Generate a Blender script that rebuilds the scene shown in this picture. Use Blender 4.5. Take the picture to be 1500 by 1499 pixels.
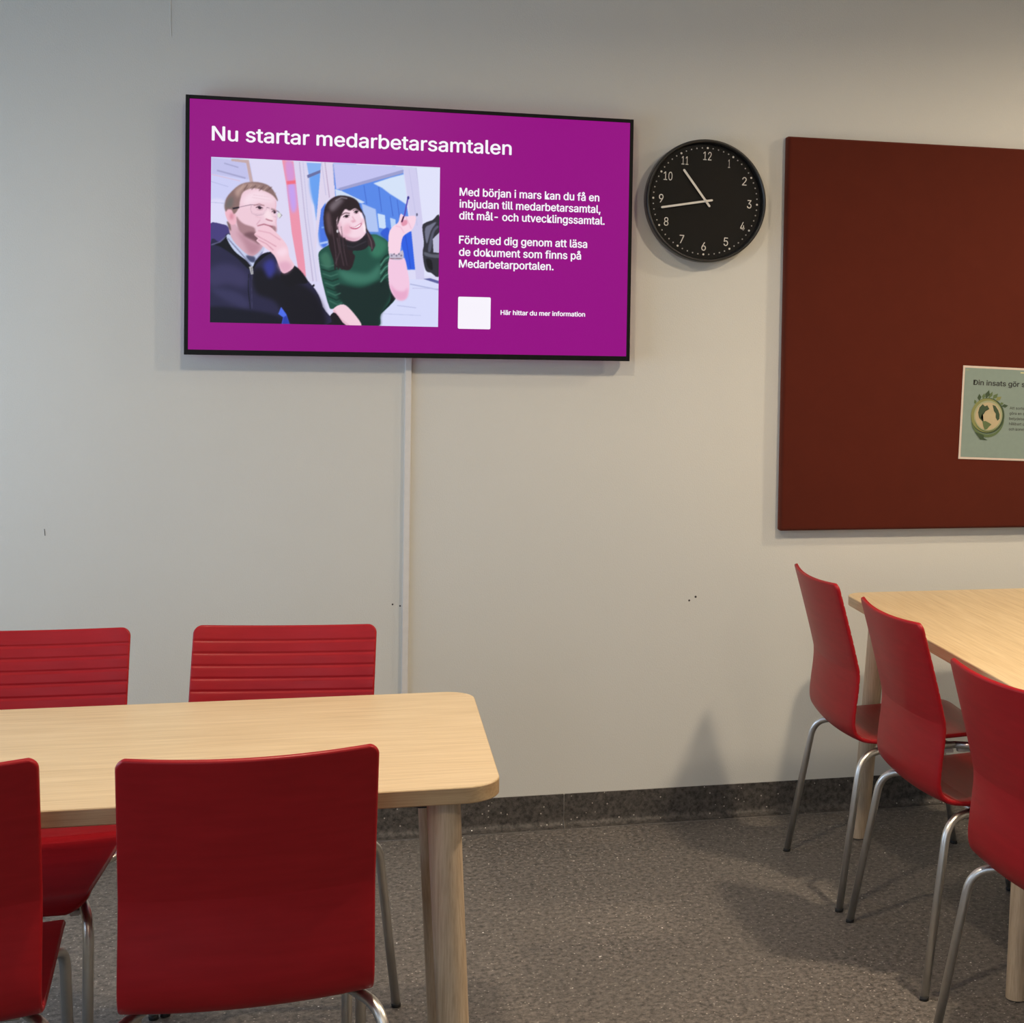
import bpy, math, random
import numpy as np
from mathutils import Vector, Matrix

# ---------------------------------------------------------------- start clean
for o in list(bpy.data.objects):
    bpy.data.objects.remove(o)
SC = bpy.context.scene
COL = SC.collection
random.seed(7)
PI = math.pi

# ---------------------------------------------------------------- camera
cam_d = bpy.data.cameras.new('camera')
cam = bpy.data.objects.new('camera', cam_d)
COL.objects.link(cam)
F_PX, YAW, PITCH, ROLL = 2302.43, -0.26988, 0.03499, 0.02075
CAM_POS = Vector((0.0, -4.68837, 1.5055))
PPX, PPY = 1154.73, 565.21
cy, sy = math.cos(YAW), math.sin(YAW)
fw = Vector((-sy * math.cos(PITCH), cy * math.cos(PITCH), -math.sin(PITCH)))
rt = Vector((cy, sy, 0.0))
up = rt.cross(fw)
r2 = math.cos(ROLL) * rt + math.sin(ROLL) * up
u2 = -math.sin(ROLL) * rt + math.cos(ROLL) * up
m = Matrix((r2, u2, -fw)).transposed().to_4x4()
m.translation = CAM_POS
cam.matrix_world = m
cam_d.sensor_fit = 'HORIZONTAL'
cam_d.sensor_width = 36.0
cam_d.lens = F_PX / 1500 * 36.0
cam_d.shift_x = (750 - PPX) / 1500
cam_d.shift_y = (PPY - 749.5) / 1500
cam_d.clip_start = 0.05
SC.camera = cam

# ---------------------------------------------------------------- exposure
SC.view_settings.view_transform = 'Standard'
SC.view_settings.look = 'None'
SC.view_settings.gamma = 1
SC.view_settings.use_curve_mapping = False
SC.view_settings.exposure = 0.0

# ---------------------------------------------------------------- world: overcast daylight outside the window
w = bpy.data.worlds.new('world')
SC.world = w
w.use_nodes = True
w.node_tree.nodes['Background'].inputs[0].default_value = (0.62, 0.78, 1.0, 1)
w.node_tree.nodes['Background'].inputs[1].default_value = 3.75

# ---------------------------------------------------------------- lamps of the room, with added fill lamps
ROOM_X0, ROOM_X1, ROOM_Y0, ROOM_Z = -1.85, 4.2, -7.2, 2.75
WIN_Y0, WIN_Y1, WIN_Z0, WIN_Z1 = -2.9, -0.12, 0.70, 1.95
W2_X0, W2_X1, W2_Z0, W2_Z1 = -1.70, -0.80, 0.9, 2.6
W3_Y0, W3_Y1, W3_Z0, W3_Z1 = -6.4, -4.5, 1.2, 2.65


def area(name, loc, rot, size, power, col, size_y=None, shape='RECTANGLE', spread=PI, portal=False):
    d = bpy.data.lights.new(name, 'AREA')
    d.shape = shape
    d.size = size
    if size_y:
        d.size_y = size_y
    d.energy = power
    d.color = col
    d.spread = spread
    if portal:
        d.cycles.is_portal = True
    o = bpy.data.objects.new(name, d)
    o.location = loc
    o.rotation_euler = rot
    COL.objects.link(o)
    return o


# window portal (daylight comes from the world through the opening in the left wall)
area('window_daylight', (ROOM_X0 - 0.12, (WIN_Y0 + WIN_Y1) / 2, (WIN_Z0 + WIN_Z1) / 2), (0, -PI / 2, 0),
     WIN_Z1 - WIN_Z0, 1, (1, 1, 1), WIN_Y1 - WIN_Y0, portal=True)
area('window_daylight', ((W2_X0 + W2_X1) / 2, ROOM_Y0 - 0.12, (W2_Z0 + W2_Z1) / 2), (PI / 2, 0, 0),
     W2_X1 - W2_X0, 1, (1, 1, 1), W2_Z1 - W2_Z0, portal=True)
area('window_daylight', (ROOM_X0 - 0.12, (W3_Y0 + W3_Y1) / 2, (W3_Z0 + W3_Z1) / 2), (0, -PI / 2, 0),
     W3_Z1 - W3_Z0, 1, (1, 1, 1), W3_Y1 - W3_Y0, portal=True)
LAMPS = [(1.80, -1.90, 40), (0.0, -2.05, 23), (3.05, -1.15, 36), (1.80, -4.9, 16), (0.0, -4.9, 10)]  # lamps over tables follow cast shadows; the rest are added as fill light
LAMP_PLACE = ['above the right table', 'above the left table', 'added right of the noticeboard to brighten the upper wall', 'added behind the camera on the right as ambient fill', 'added right above the camera as ambient fill']
LAMP_COL = (1.0, 0.80, 0.58)
for lx, ly, lp in LAMPS:      # downlights: the beam is cut off towards the ceiling
    area('ceiling_lamp', (lx, ly, ROOM_Z - 0.045), (0, 0, 0), 0.15, lp, LAMP_COL, shape='DISK', spread=3.02 if lx > 3 else 2.86)

# painted slide picture: (sRGB colour, softness, smooth outline, outline in picture fractions)
ART=[((204,206,244),3,1,(-0.002,0.004,0.159,0.021,0.185,0.163,0.101,0.455,-0.002,0.46)),
((193,193,234),0,0,(0.003,0.007,0.146,0.019,0.162,0.129,0.004,0.103)),
((220,218,246),4,1,(-0.003,0.267,0.065,0.27,0.066,0.413,-0.002,0.417)),
((165,165,205),0,0,(0.055,0.04,0.116,0.062,0.117,0.055,0.057,0.033)),
((165,165,205),0,0,(0.025,0.086,0.146,0.126,0.148,0.116,0.027,0.077)),
((215,190,215),0,0,(0.003,0.109,0.124,0.142,0.125,0.137,0.004,0.104)),
((180,185,225),0,0,(-0.001,0.151,0.074,0.179,0.075,0.175,-0,0.147)),
((185,190,225),0,0,(-0.003,0.276,0.06,0.28,0.06,0.276,-0.003,0.272)),
((196,168,170),0,0,(0.086,0.008,0.16,0.011,0.18,0.146,0.165,0.141,0.149,0.029,0.086,0.021)),
((221,216,243),0,0,(0.164,0.008,0.303,0.006,0.359,0.37,0.408,0.715,0.351,0.652,0.257,0.404,0.182,0.145)),
((236,148,172),0,0,(0.302,0.001,0.351,0.006,0.362,0.124,0.38,0.34,0.412,0.711,0.377,0.666,0.347,0.442,0.322,0.155)),
((212,150,212),4,1,(0.317,0.015,0.348,0.015,0.356,0.11,0.327,0.127)),
((196,160,238),5,1,(0.327,0.155,0.358,0.146,0.367,0.282,0.346,0.312)),
((238,110,130),1,0,(0.322,0.128,0.361,0.121,0.362,0.141,0.324,0.149)),
((218,212,238),0,0,(0.351,0.006,0.409,0.008,0.433,0.293,0.473,0.749,0.413,0.737,0.383,0.339)),
((190,180,212),0,0,(0.375,0.008,0.401,0.339,0.439,0.736,0.444,0.735,0.405,0.338,0.379,0.007)),
((196,192,225),0,0,(0.391,0.009,0.414,0.338,0.455,0.735,0.459,0.735,0.417,0.337,0.394,0.009)),
((134,176,240),0,0,(0.408,0.01,0.472,0.011,0.487,0.239,0.503,0.304,0.504,0.507,0.468,0.509,0.443,0.278)),
((74,118,226),4,1,(0.451,0.205,0.487,0.247,0.503,0.333,0.504,0.507,0.471,0.509,0.459,0.335)),
((104,160,240),4,1,(0.422,0.106,0.473,0.073,0.482,0.232,0.441,0.257)),
((104,110,160),0,0,(0.41,0.087,0.471,0.049,0.472,0.066,0.414,0.105)),
((120,165,240),0,0,(0.476,0.408,0.504,0.403,0.503,0.393,0.475,0.398)),
((170,195,245),0,0,(0.469,0.508,0.505,0.496,0.503,0.483,0.467,0.496)),
((217,214,243),1,0,(0.413,0.733,0.506,0.737,0.508,1.003,0.487,1.004,0.45,0.801)),
((28,24,34),0,0,(0.422,0.771,0.447,0.75,0.449,0.763,0.431,0.776)),
((222,212,236),0,0,(0.472,-0.002,0.527,0.003,0.545,0.229,0.499,0.232,0.473,0.291,0.454,0.525,0.444,0.525)),
((185,165,195),0,0,(0.486,0.004,0.507,0.217,0.511,0.216,0.489,0.003)),
((196,190,225),0,0,(0.471,0.001,0.492,0.203,0.495,0.202,0.474,0.001)),
((165,170,215),0,0,(0.521,0.009,0.528,0.143,0.532,0.142,0.525,0.008)),
((88,136,232),0,0,(0.525,0.005,0.833,0.008,0.839,0.124,0.862,0.344,0.897,0.645,0.811,0.648,0.667,0.427,0.535,0.23)),
((194,194,240),0,0,(0.525,0.006,0.833,0.008,0.834,0.043,0.558,0.163,0.538,0.164)),
((156,158,206),0,0,(0.547,0.158,0.833,0.026,0.834,0.048,0.559,0.171)),
((205,220,244),0,0,(0.534,0.164,0.561,0.173,0.665,0.237,0.65,0.245,0.537,0.208)),
((212,226,248),1,0,(0.701,0.119,0.775,0.08,0.836,0.054,0.856,0.248,0.826,0.22,0.775,0.179,0.741,0.145)),
((66,106,205),0,0,(0.658,0.135,0.672,0.251,0.675,0.25,0.661,0.134)),
((66,106,205),0,0,(0.723,0.139,0.738,0.292,0.741,0.291,0.727,0.138)),
((66,106,205),0,0,(0.774,0.194,0.788,0.318,0.792,0.317,0.777,0.193)),
((66,106,205),0,0,(0.806,0.214,0.82,0.346,0.824,0.345,0.809,0.214)),
((176,196,242),2,0,(0.65,0.245,0.713,0.278,0.727,0.417,0.672,0.419)),
((202,222,248),0,0,(0.721,0.303,0.754,0.312,0.76,0.399,0.729,0.391)),
((186,210,246),0,0,(0.777,0.327,0.801,0.336,0.804,0.383,0.785,0.414)),
((50,92,214),2,1,(0.735,0.424,0.772,0.392,0.779,0.539,0.757,0.467)),
((48,96,226),0,0,(0.821,0.452,0.876,0.402,0.896,0.642,0.86,0.642)),
((40,78,200),0,0,(0.845,0.433,0.871,0.639,0.874,0.638,0.848,0.432)),
((208,204,238),0,0,(0.833,0.008,0.893,0.01,0.925,0.311,0.934,0.702,0.897,0.704,0.874,0.417,0.847,0.124)),
((188,184,222),0,0,(0.889,0.011,0.927,0.329,0.93,0.329,0.892,0.01)),
((192,190,228),0,0,(0.858,0.02,0.898,0.371,0.901,0.371,0.86,0.019)),
((90,90,120),0,1,(0.901,0.301,0.9,0.308,0.898,0.311,0.895,0.309,0.894,0.301,0.895,0.294,0.898,0.291,0.9,0.294)),
((224,226,250),0,0,(0.893,0.01,0.999,0.008,1.005,0.677,0.934,0.68,0.923,0.34)),
((214,218,250),1,0,(0.865,0.705,1.004,0.707,1.007,1.004,0.698,1.013,0.781,0.856,0.861,0.809)),
((176,182,222),0,0,(0.87,0.738,1.002,0.77,1.003,0.763,0.871,0.731)),
((186,190,228),0,0,(0.813,0.872,0.898,0.884,0.899,0.879,0.813,0.867)),
((190,196,232),0,0,(0.755,0.925,0.92,0.931,0.92,0.927,0.755,0.921)),
((190,190,228),0,0,(0.881,0.762,0.999,0.761,0.999,0.757,0.881,0.758)),
((92,96,156),0,0,(0.929,0.7,0.961,0.694,1.002,0.711,0.999,0.728)),
((48,48,58),0,1,(0.922,0.377,0.934,0.351,0.968,0.331,1.002,0.316,1.005,0.662,0.963,0.66,0.938,0.641,0.925,0.54,0.93,0.48)),
((112,114,136),2,1,(0.934,0.388,0.961,0.357,0.985,0.345,0.961,0.398,0.943,0.48)),
((86,88,108),2,1,(0.949,0.517,0.964,0.412,0.985,0.367,0.996,0.374,0.975,0.412,0.962,0.523)),
((190,190,218),0,0,(0.97,0.449,1.002,0.403,1.004,0.535,0.974,0.532)),
((92,94,108),1,1,(0.933,0.532,0.97,0.545,1.003,0.544,1.003,0.566,0.965,0.564,0.936,0.554)),
((24,24,30),2,1,(0.941,0.576,0.965,0.583,0.971,0.642,0.95,0.628)),
((30,78,66),0,1,(0.464,0.582,0.47,0.546,0.501,0.514,0.547,0.484,0.688,0.435,0.735,0.444,0.772,0.482,0.783,0.554,0.777,0.627,0.78,0.73,0.789,0.789,0.807,0.825,0.771,0.886,0.74,0.931,0.734,0.997,0.651,1,0.618,0.92,0.576,0.87,0.524,0.902,0.509,0.872,0.495,0.807,0.476,0.698)),
((52,118,94),8,1,(0.693,0.44,0.736,0.449,0.768,0.495,0.737,0.57,0.694,0.558)),
((58,116,98),8,1,(0.549,0.659,0.617,0.671,0.685,0.675,0.737,0.614,0.727,0.703,0.654,0.743,0.58,0.723)),
((20,42,40),5,1,(0.544,0.747,0.654,0.765,0.759,0.709,0.786,0.797,0.74,0.931,0.734,0.997,0.651,1,0.618,0.92,0.576,0.87,0.55,0.82)),
((58,110,90),5,1,(0.47,0.582,0.501,0.552,0.522,0.623,0.497,0.654)),
((12,38,34),1,0,(0.739,0.609,0.759,0.568,0.781,0.549,0.778,0.544,0.756,0.563,0.735,0.605)),
((92,150,130),1,0,(0.739,0.627,0.759,0.586,0.781,0.568,0.779,0.562,0.756,0.582,0.735,0.624)),
((12,38,34),1,0,(0.739,0.653,0.76,0.612,0.781,0.593,0.779,0.588,0.756,0.608,0.735,0.649)),
((92,150,130),1,0,(0.739,0.679,0.76,0.638,0.782,0.619,0.779,0.613,0.757,0.633,0.735,0.675)),
((12,38,34),1,0,(0.74,0.704,0.76,0.664,0.782,0.645,0.779,0.639,0.757,0.659,0.736,0.701)),
((92,150,130),1,0,(0.74,0.73,0.76,0.689,0.782,0.671,0.779,0.665,0.757,0.685,0.736,0.726)),
((12,38,34),1,0,(0.74,0.756,0.761,0.715,0.782,0.696,0.78,0.691,0.757,0.711,0.736,0.752)),
((64,112,96),1,0,(0.472,0.632,0.507,0.646,0.544,0.629,0.542,0.623,0.507,0.639,0.474,0.626)),
((14,44,38),1,0,(0.477,0.66,0.512,0.675,0.547,0.658,0.546,0.652,0.512,0.668,0.479,0.654)),
((64,112,96),1,0,(0.482,0.687,0.518,0.704,0.551,0.687,0.549,0.681,0.518,0.697,0.484,0.681)),
((14,44,38),1,0,(0.487,0.715,0.523,0.733,0.554,0.717,0.552,0.71,0.523,0.726,0.489,0.709)),
((64,112,96),1,0,(0.492,0.742,0.528,0.762,0.557,0.746,0.556,0.74,0.529,0.755,0.493,0.736)),
((14,44,38),1,0,(0.497,0.77,0.534,0.791,0.561,0.775,0.559,0.769,0.534,0.784,0.498,0.764)),
((64,112,96),1,0,(0.501,0.797,0.539,0.82,0.564,0.804,0.562,0.798,0.54,0.813,0.503,0.791)),
((14,44,38),1,0,(0.506,0.825,0.545,0.849,0.568,0.833,0.566,0.827,0.545,0.842,0.508,0.819)),
((64,112,96),1,0,(0.511,0.852,0.55,0.878,0.571,0.862,0.569,0.856,0.551,0.871,0.513,0.846)),
((14,22,26),1,1,(0.739,0.923,0.807,0.822,0.788,0.774,0.781,0.848)),
((46,32,38),1,0,(0.645,0.283,0.661,0.326,0.672,0.42,0.677,0.418,0.666,0.324,0.65,0.28)),
((42,28,34),1,1,(0.484,0.334,0.494,0.261,0.527,0.215,0.566,0.201,0.613,0.214,0.639,0.246,0.65,0.311,0.672,0.427,0.615,0.539,0.624,0.575,0.601,0.657,0.548,0.641,0.53,0.594,0.511,0.5,0.49,0.421)),
((112,100,108),6,1,(0.509,0.267,0.545,0.222,0.571,0.227,0.546,0.273,0.52,0.303)),
((92,72,80),5,1,(0.494,0.334,0.51,0.304,0.521,0.434,0.505,0.428)),
((150,140,150),2,0,(0.536,0.239,0.561,0.216,0.587,0.222,0.587,0.216,0.56,0.211,0.534,0.234)),
((34,30,38),0,1,(0.559,0.465,0.615,0.484,0.675,0.426,0.684,0.499,0.652,0.534,0.589,0.534,0.558,0.509)),
((64,60,70),1,0,(0.565,0.507,0.616,0.519,0.673,0.48,0.672,0.476,0.615,0.515,0.566,0.503)),
((245,214,228),0,1,(0.541,0.353,0.572,0.286,0.613,0.275,0.644,0.285,0.657,0.325,0.666,0.368,0.671,0.419,0.659,0.449,0.636,0.474,0.61,0.479,0.579,0.464,0.555,0.429)),
((255,236,244),3,1,(0.64,0.297,0.657,0.325,0.668,0.383,0.67,0.419,0.662,0.42,0.653,0.354)),
((236,186,204),6,1,(0.573,0.388,0.599,0.372,0.604,0.423,0.583,0.446,0.565,0.425)),
((238,190,208),4,1,(0.663,0.354,0.661,0.365,0.656,0.37,0.651,0.366,0.649,0.355,0.651,0.343,0.656,0.338,0.661,0.343)),
((222,170,192),4,1,(0.552,0.433,0.579,0.466,0.62,0.479,0.651,0.455,0.67,0.419,0.662,0.442,0.62,0.462,0.573,0.442)),
((228,180,200),5,1,(0.562,0.388,0.56,0.409,0.555,0.418,0.549,0.41,0.547,0.389,0.549,0.368,0.554,0.36,0.559,0.368)),
((40,27,32),1,1,(0.549,0.309,0.564,0.264,0.597,0.23,0.642,0.267,0.651,0.303,0.624,0.277,0.598,0.293,0.578,0.285,0.559,0.33,0.544,0.389)),
((66,40,48),1,0,(0.558,0.329,0.579,0.31,0.598,0.312,0.598,0.307,0.578,0.305,0.557,0.324)),
((66,40,48),1,0,(0.613,0.294,0.624,0.285,0.637,0.289,0.638,0.284,0.624,0.281,0.612,0.29)),
((40,26,36),0,0,(0.571,0.336,0.584,0.322,0.598,0.324,0.598,0.32,0.583,0.318,0.569,0.332)),
((40,26,36),0,0,(0.617,0.305,0.626,0.294,0.638,0.297,0.639,0.293,0.626,0.289,0.615,0.302)),
((36,24,32),0,1,(0.592,0.326,0.591,0.332,0.586,0.336,0.58,0.336,0.577,0.331,0.578,0.326,0.583,0.322,0.589,0.322)),
((36,24,32),0,1,(0.634,0.298,0.633,0.303,0.629,0.307,0.624,0.306,0.621,0.302,0.622,0.297,0.627,0.294,0.632,0.294)),
((150,100,120),0,0,(0.573,0.339,0.586,0.34,0.598,0.331,0.597,0.329,0.586,0.338,0.573,0.337)),
((150,100,120),0,0,(0.619,0.311,0.63,0.31,0.638,0.304,0.637,0.302,0.629,0.308,0.619,0.308)),
((218,160,180),2,0,(0.608,0.329,0.62,0.353,0.61,0.364,0.613,0.367,0.623,0.352,0.611,0.326)),
((226,170,188),3,1,(0.627,0.356,0.623,0.361,0.615,0.363,0.607,0.361,0.604,0.357,0.607,0.352,0.615,0.35,0.623,0.351)),
((196,96,130),0,1,(0.6,0.395,0.622,0.39,0.65,0.365,0.648,0.385,0.631,0.404,0.613,0.406)),
((252,244,250),0,1,(0.606,0.396,0.625,0.391,0.647,0.371,0.643,0.386,0.626,0.398)),
((206,150,175),1,0,(0.596,0.387,0.6,0.402,0.602,0.4,0.599,0.386)),
((206,150,175),1,0,(0.648,0.361,0.652,0.375,0.654,0.374,0.651,0.36)),
((235,230,240),0,1,(0.552,0.421,0.551,0.428,0.547,0.431,0.543,0.429,0.542,0.421,0.543,0.414,0.547,0.411,0.55,0.414)),
((54,40,48),1,1,(0.67,0.397,0.688,0.426,0.704,0.462,0.713,0.498,0.707,0.52,0.697,0.541,0.693,0.514,0.681,0.499,0.679,0.456)),
((120,96,104),1,0,(0.676,0.427,0.692,0.477,0.698,0.525,0.701,0.524,0.695,0.476,0.679,0.426)),
((38,26,32),1,1,(0.506,0.486,0.542,0.466,0.561,0.527,0.589,0.54,0.6,0.598,0.581,0.65,0.561,0.64,0.543,0.644,0.53,0.601)),
((40,28,34),1,0,(0.513,0.465,0.529,0.566,0.534,0.66,0.541,0.659,0.536,0.564,0.519,0.462)),
((40,28,34),1,0,(0.526,0.464,0.542,0.565,0.548,0.659,0.555,0.658,0.549,0.563,0.532,0.462)),
((40,28,34),1,0,(0.539,0.463,0.552,0.565,0.564,0.659,0.571,0.657,0.559,0.563,0.545,0.461)),
((40,28,34),1,0,(0.552,0.463,0.565,0.564,0.578,0.658,0.584,0.657,0.572,0.562,0.558,0.461)),
((40,28,34),1,0,(0.562,0.462,0.577,0.564,0.592,0.658,0.599,0.656,0.583,0.561,0.569,0.46)),
((40,28,34),1,0,(0.572,0.462,0.589,0.563,0.607,0.64,0.613,0.637,0.595,0.561,0.579,0.459)),
((86,68,76),1,0,(0.519,0.391,0.537,0.55,0.542,0.634,0.545,0.633,0.54,0.55,0.522,0.39)),
((86,68,76),1,0,(0.545,0.389,0.56,0.549,0.573,0.633,0.576,0.632,0.563,0.548,0.548,0.389)),
((86,68,76),1,0,(0.56,0.389,0.575,0.548,0.589,0.632,0.591,0.631,0.578,0.548,0.562,0.388)),
((80,62,70),2,0,(0.542,0.463,0.554,0.549,0.536,0.622,0.54,0.624,0.558,0.549,0.547,0.461)),
((243,200,226),0,1,(0.777,0.572,0.837,0.566,0.856,0.639,0.868,0.742,0.858,0.816,0.832,0.838,0.802,0.818,0.776,0.738)),
((232,170,205),4,1,(0.78,0.738,0.807,0.774,0.844,0.78,0.86,0.757,0.858,0.816,0.832,0.838,0.802,0.818)),
((247,212,230),0,1,(0.777,0.569,0.772,0.436,0.788,0.384,0.814,0.353,0.824,0.301,0.846,0.315,0.888,0.309,0.892,0.342,0.876,0.396,0.836,0.441,0.825,0.53,0.821,0.57)),
((226,150,175),2,1,(0.827,0.345,0.851,0.337,0.854,0.362,0.833,0.375)),
((228,175,200),1,0,(0.844,0.316,0.861,0.359,0.872,0.392,0.874,0.39,0.863,0.357,0.847,0.314)),
((232,180,205),1,0,(0.803,0.378,0.824,0.384,0.84,0.419,0.842,0.417,0.826,0.381,0.804,0.374)),
((196,188,208),0,1,(0.778,0.548,0.81,0.552,0.834,0.525,0.84,0.566,0.829,0.585,0.784,0.584)),
((120,110,135),0,1,(0.79,0.561,0.789,0.565,0.787,0.567,0.784,0.565,0.783,0.561,0.784,0.557,0.787,0.555,0.789,0.556)),
((120,110,135),0,1,(0.801,0.551,0.8,0.556,0.797,0.557,0.795,0.556,0.793,0.552,0.795,0.547,0.797,0.546,0.8,0.547)),
((120,110,135),0,1,(0.812,0.56,0.811,0.564,0.808,0.566,0.805,0.564,0.804,0.56,0.805,0.556,0.808,0.554,0.81,0.556)),
((120,110,135),0,1,(0.822,0.55,0.821,0.555,0.818,0.556,0.816,0.555,0.815,0.551,0.816,0.546,0.818,0.545,0.821,0.546)),
((120,110,135),0,1,(0.833,0.559,0.832,0.563,0.829,0.565,0.826,0.563,0.825,0.559,0.826,0.555,0.829,0.553,0.832,0.555)),
((130,90,105),0,0,(0.779,0.582,0.832,0.579,0.832,0.575,0.779,0.577)),
((86,70,176),0,0,(0.833,0.351,0.846,0.301,0.859,0.201,0.853,0.2,0.84,0.299,0.827,0.348)),
((70,24,56),0,0,(0.832,0.353,0.841,0.317,0.835,0.314,0.826,0.35)),
((52,50,140),0,1,(0.862,0.198,0.861,0.206,0.857,0.21,0.854,0.207,0.852,0.199,0.854,0.191,0.857,0.188,0.861,0.191)),
((243,206,220),0,1,(0.53,0.904,0.574,0.871,0.619,0.921,0.656,1.003,0.588,1.005,0.554,0.966)),
((218,165,185),3,0,(0.53,0.91,0.565,0.968,0.602,1.008,0.605,1.002,0.568,0.963,0.534,0.906)),
((26,22,30),0,1,(0.532,0.921,0.572,0.98,0.587,1.009,0.502,1.011)),
((70,60,122),0,1,(-0.002,0.404,0.051,0.404,0.073,0.417,0.082,0.456,0.056,0.514,-0.001,0.531)),
((40,38,68),0,1,(-0.001,0.531,0.041,0.511,0.076,0.456,0.106,0.497,0.162,0.617,0.178,0.638,0.218,0.578,0.263,0.563,0.284,0.604,0.31,0.69,0.359,0.641,0.418,0.729,0.46,0.801,0.484,0.887,0.492,1.004,-0.001,1.018)),
((58,54,92),10,1,(0.002,0.674,0.077,0.642,0.158,0.696,0.153,0.783,0.068,0.764,0.008,0.788)),
((54,52,88),8,1,(0.003,0.795,0.103,0.806,0.164,0.862,0.154,0.912,0.058,0.858)),
((20,20,34),6,1,(-0.002,0.91,0.129,0.913,0.292,0.951,0.302,1.009,-0.001,1.018)),
((20,18,28),8,1,(0.188,0.666,0.29,0.698,0.434,0.787,0.487,0.902,0.492,1.004,0.353,1.008,0.281,0.865,0.194,0.81)),
((52,54,136),7,1,(0.228,0.636,0.264,0.605,0.279,0.662,0.259,0.721,0.239,0.7)),
((18,18,26),1,1,(0.016,0.525,0.051,0.504,0.076,0.459,0.101,0.512,0.17,0.631,0.165,0.671,0.107,0.598,0.046,0.543)),
((16,16,22),1,1,(0.178,0.641,0.218,0.582,0.265,0.563,0.238,0.585,0.198,0.637,0.183,0.674)),
((18,16,24),1,1,(0.3,0.692,0.36,0.641,0.419,0.737,0.372,0.753,0.326,0.769)),
((110,110,150),2,0,(0.004,0.534,0.042,0.514,0.08,0.461,0.077,0.457,0.04,0.509,0.003,0.528)),
((76,108,232),0,0,(0.304,0.895,0.327,0.939,0.344,1.008,0.305,1.009,0.313,0.958,0.292,0.938)),
((40,60,170),2,0,(0.315,0.958,0.327,0.947,0.344,1.008,0.307,1.009)),
((196,206,236),0,1,(0.069,0.485,0.088,0.47,0.167,0.584,0.223,0.531,0.227,0.56,0.193,0.616,0.179,0.656,0.152,0.617,0.102,0.562)),
((110,110,150),1,0,(0.072,0.49,0.12,0.563,0.174,0.65,0.177,0.647,0.123,0.559,0.075,0.486)),
((70,76,110),3,1,(0.152,0.589,0.188,0.594,0.19,0.626,0.168,0.624)),
((120,120,165),1,0,(0.194,0.617,0.224,0.565,0.221,0.562,0.191,0.614)),
((12,12,20),0,0,(0.163,0.7,0.161,0.797,0.171,0.912,0.173,0.912,0.164,0.797,0.165,0.7)),
((70,68,100),0,0,(0.177,0.699,0.176,0.796,0.179,0.912,0.181,0.911,0.178,0.796,0.179,0.699)),
((186,186,190),0,0,(0.165,0.656,0.18,0.651,0.184,0.699,0.174,0.703)),
((90,90,96),0,0,(0.173,0.66,0.177,0.696,0.179,0.695,0.176,0.659)),
((214,170,186),0,1,(0.078,0.384,0.126,0.41,0.217,0.514,0.223,0.531,0.198,0.574,0.17,0.589,0.127,0.547,0.087,0.477)),
((184,136,152),8,1,(0.111,0.44,0.177,0.501,0.217,0.521,0.198,0.572,0.167,0.581,0.142,0.517)),
((238,202,216),0,1,(0.088,0.312,0.12,0.26,0.135,0.202,0.19,0.176,0.261,0.21,0.28,0.258,0.277,0.316,0.281,0.374,0.277,0.439,0.227,0.484,0.192,0.485,0.141,0.453,0.107,0.404)),
((246,220,232),8,1,(0.14,0.238,0.195,0.195,0.256,0.231,0.267,0.259,0.196,0.263,0.145,0.287)),
((166,126,134),3,1,(0.109,0.354,0.126,0.382,0.148,0.401,0.186,0.418,0.195,0.45,0.227,0.412,0.262,0.403,0.278,0.41,0.277,0.446,0.217,0.514,0.177,0.494,0.131,0.453,0.114,0.411)),
((120,84,94),4,1,(0.177,0.444,0.197,0.464,0.212,0.514,0.192,0.5,0.141,0.463)),
((238,182,198),0,1,(0.061,0.328,0.075,0.311,0.095,0.315,0.108,0.354,0.107,0.397,0.088,0.404,0.071,0.377)),
((214,140,160),4,1,(0.097,0.354,0.095,0.37,0.089,0.376,0.084,0.37,0.081,0.355,0.084,0.34,0.089,0.333,0.095,0.339)),
((136,108,106),1,1,(0.059,0.299,0.068,0.242,0.103,0.184,0.139,0.152,0.19,0.141,0.241,0.156,0.269,0.194,0.286,0.251,0.256,0.211,0.19,0.179,0.14,0.202,0.125,0.253,0.119,0.303,0.1,0.34,0.089,0.316,0.073,0.313,0.065,0.328)),
((182,150,142),5,1,(0.104,0.197,0.139,0.159,0.19,0.151,0.246,0.174,0.19,0.163,0.14,0.187,0.115,0.239)),
((112,104,102),5,1,(0.062,0.299,0.075,0.248,0.095,0.24,0.09,0.298)),
((190,160,150),1,0,(0.126,0.196,0.141,0.158,0.138,0.156,0.123,0.194)),
((104,78,76),1,0,(0.142,0.194,0.158,0.16,0.155,0.157,0.139,0.192)),
((190,160,150),1,0,(0.158,0.192,0.175,0.161,0.173,0.158,0.156,0.189)),
((104,78,76),1,0,(0.174,0.19,0.192,0.162,0.19,0.159,0.172,0.187)),
((190,160,150),1,0,(0.19,0.187,0.209,0.163,0.207,0.16,0.188,0.184)),
((104,78,76),1,0,(0.206,0.196,0.226,0.164,0.224,0.161,0.204,0.193)),
((190,160,150),1,0,(0.223,0.196,0.244,0.166,0.242,0.163,0.22,0.193)),
((104,78,76),1,0,(0.239,0.195,0.261,0.167,0.259,0.164,0.237,0.192)),
((120,96,94),2,1,(0.069,0.385,0.083,0.404,0.087,0.441,0.078,0.427)),
((150,120,116),0,0,(0.273,0.231,0.284,0.253,0.286,0.251,0.275,0.229)),
((170,140,130),0,0,(0.269,0.21,0.278,0.204,0.277,0.201,0.268,0.207)),
((36,28,40),0,0,(0.092,0.303,0.121,0.294,0.122,0.303,0.095,0.312)),
((140,110,130),0,0,(0.12,0.299,0.171,0.282,0.226,0.283,0.226,0.28,0.17,0.278,0.12,0.296)),
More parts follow.
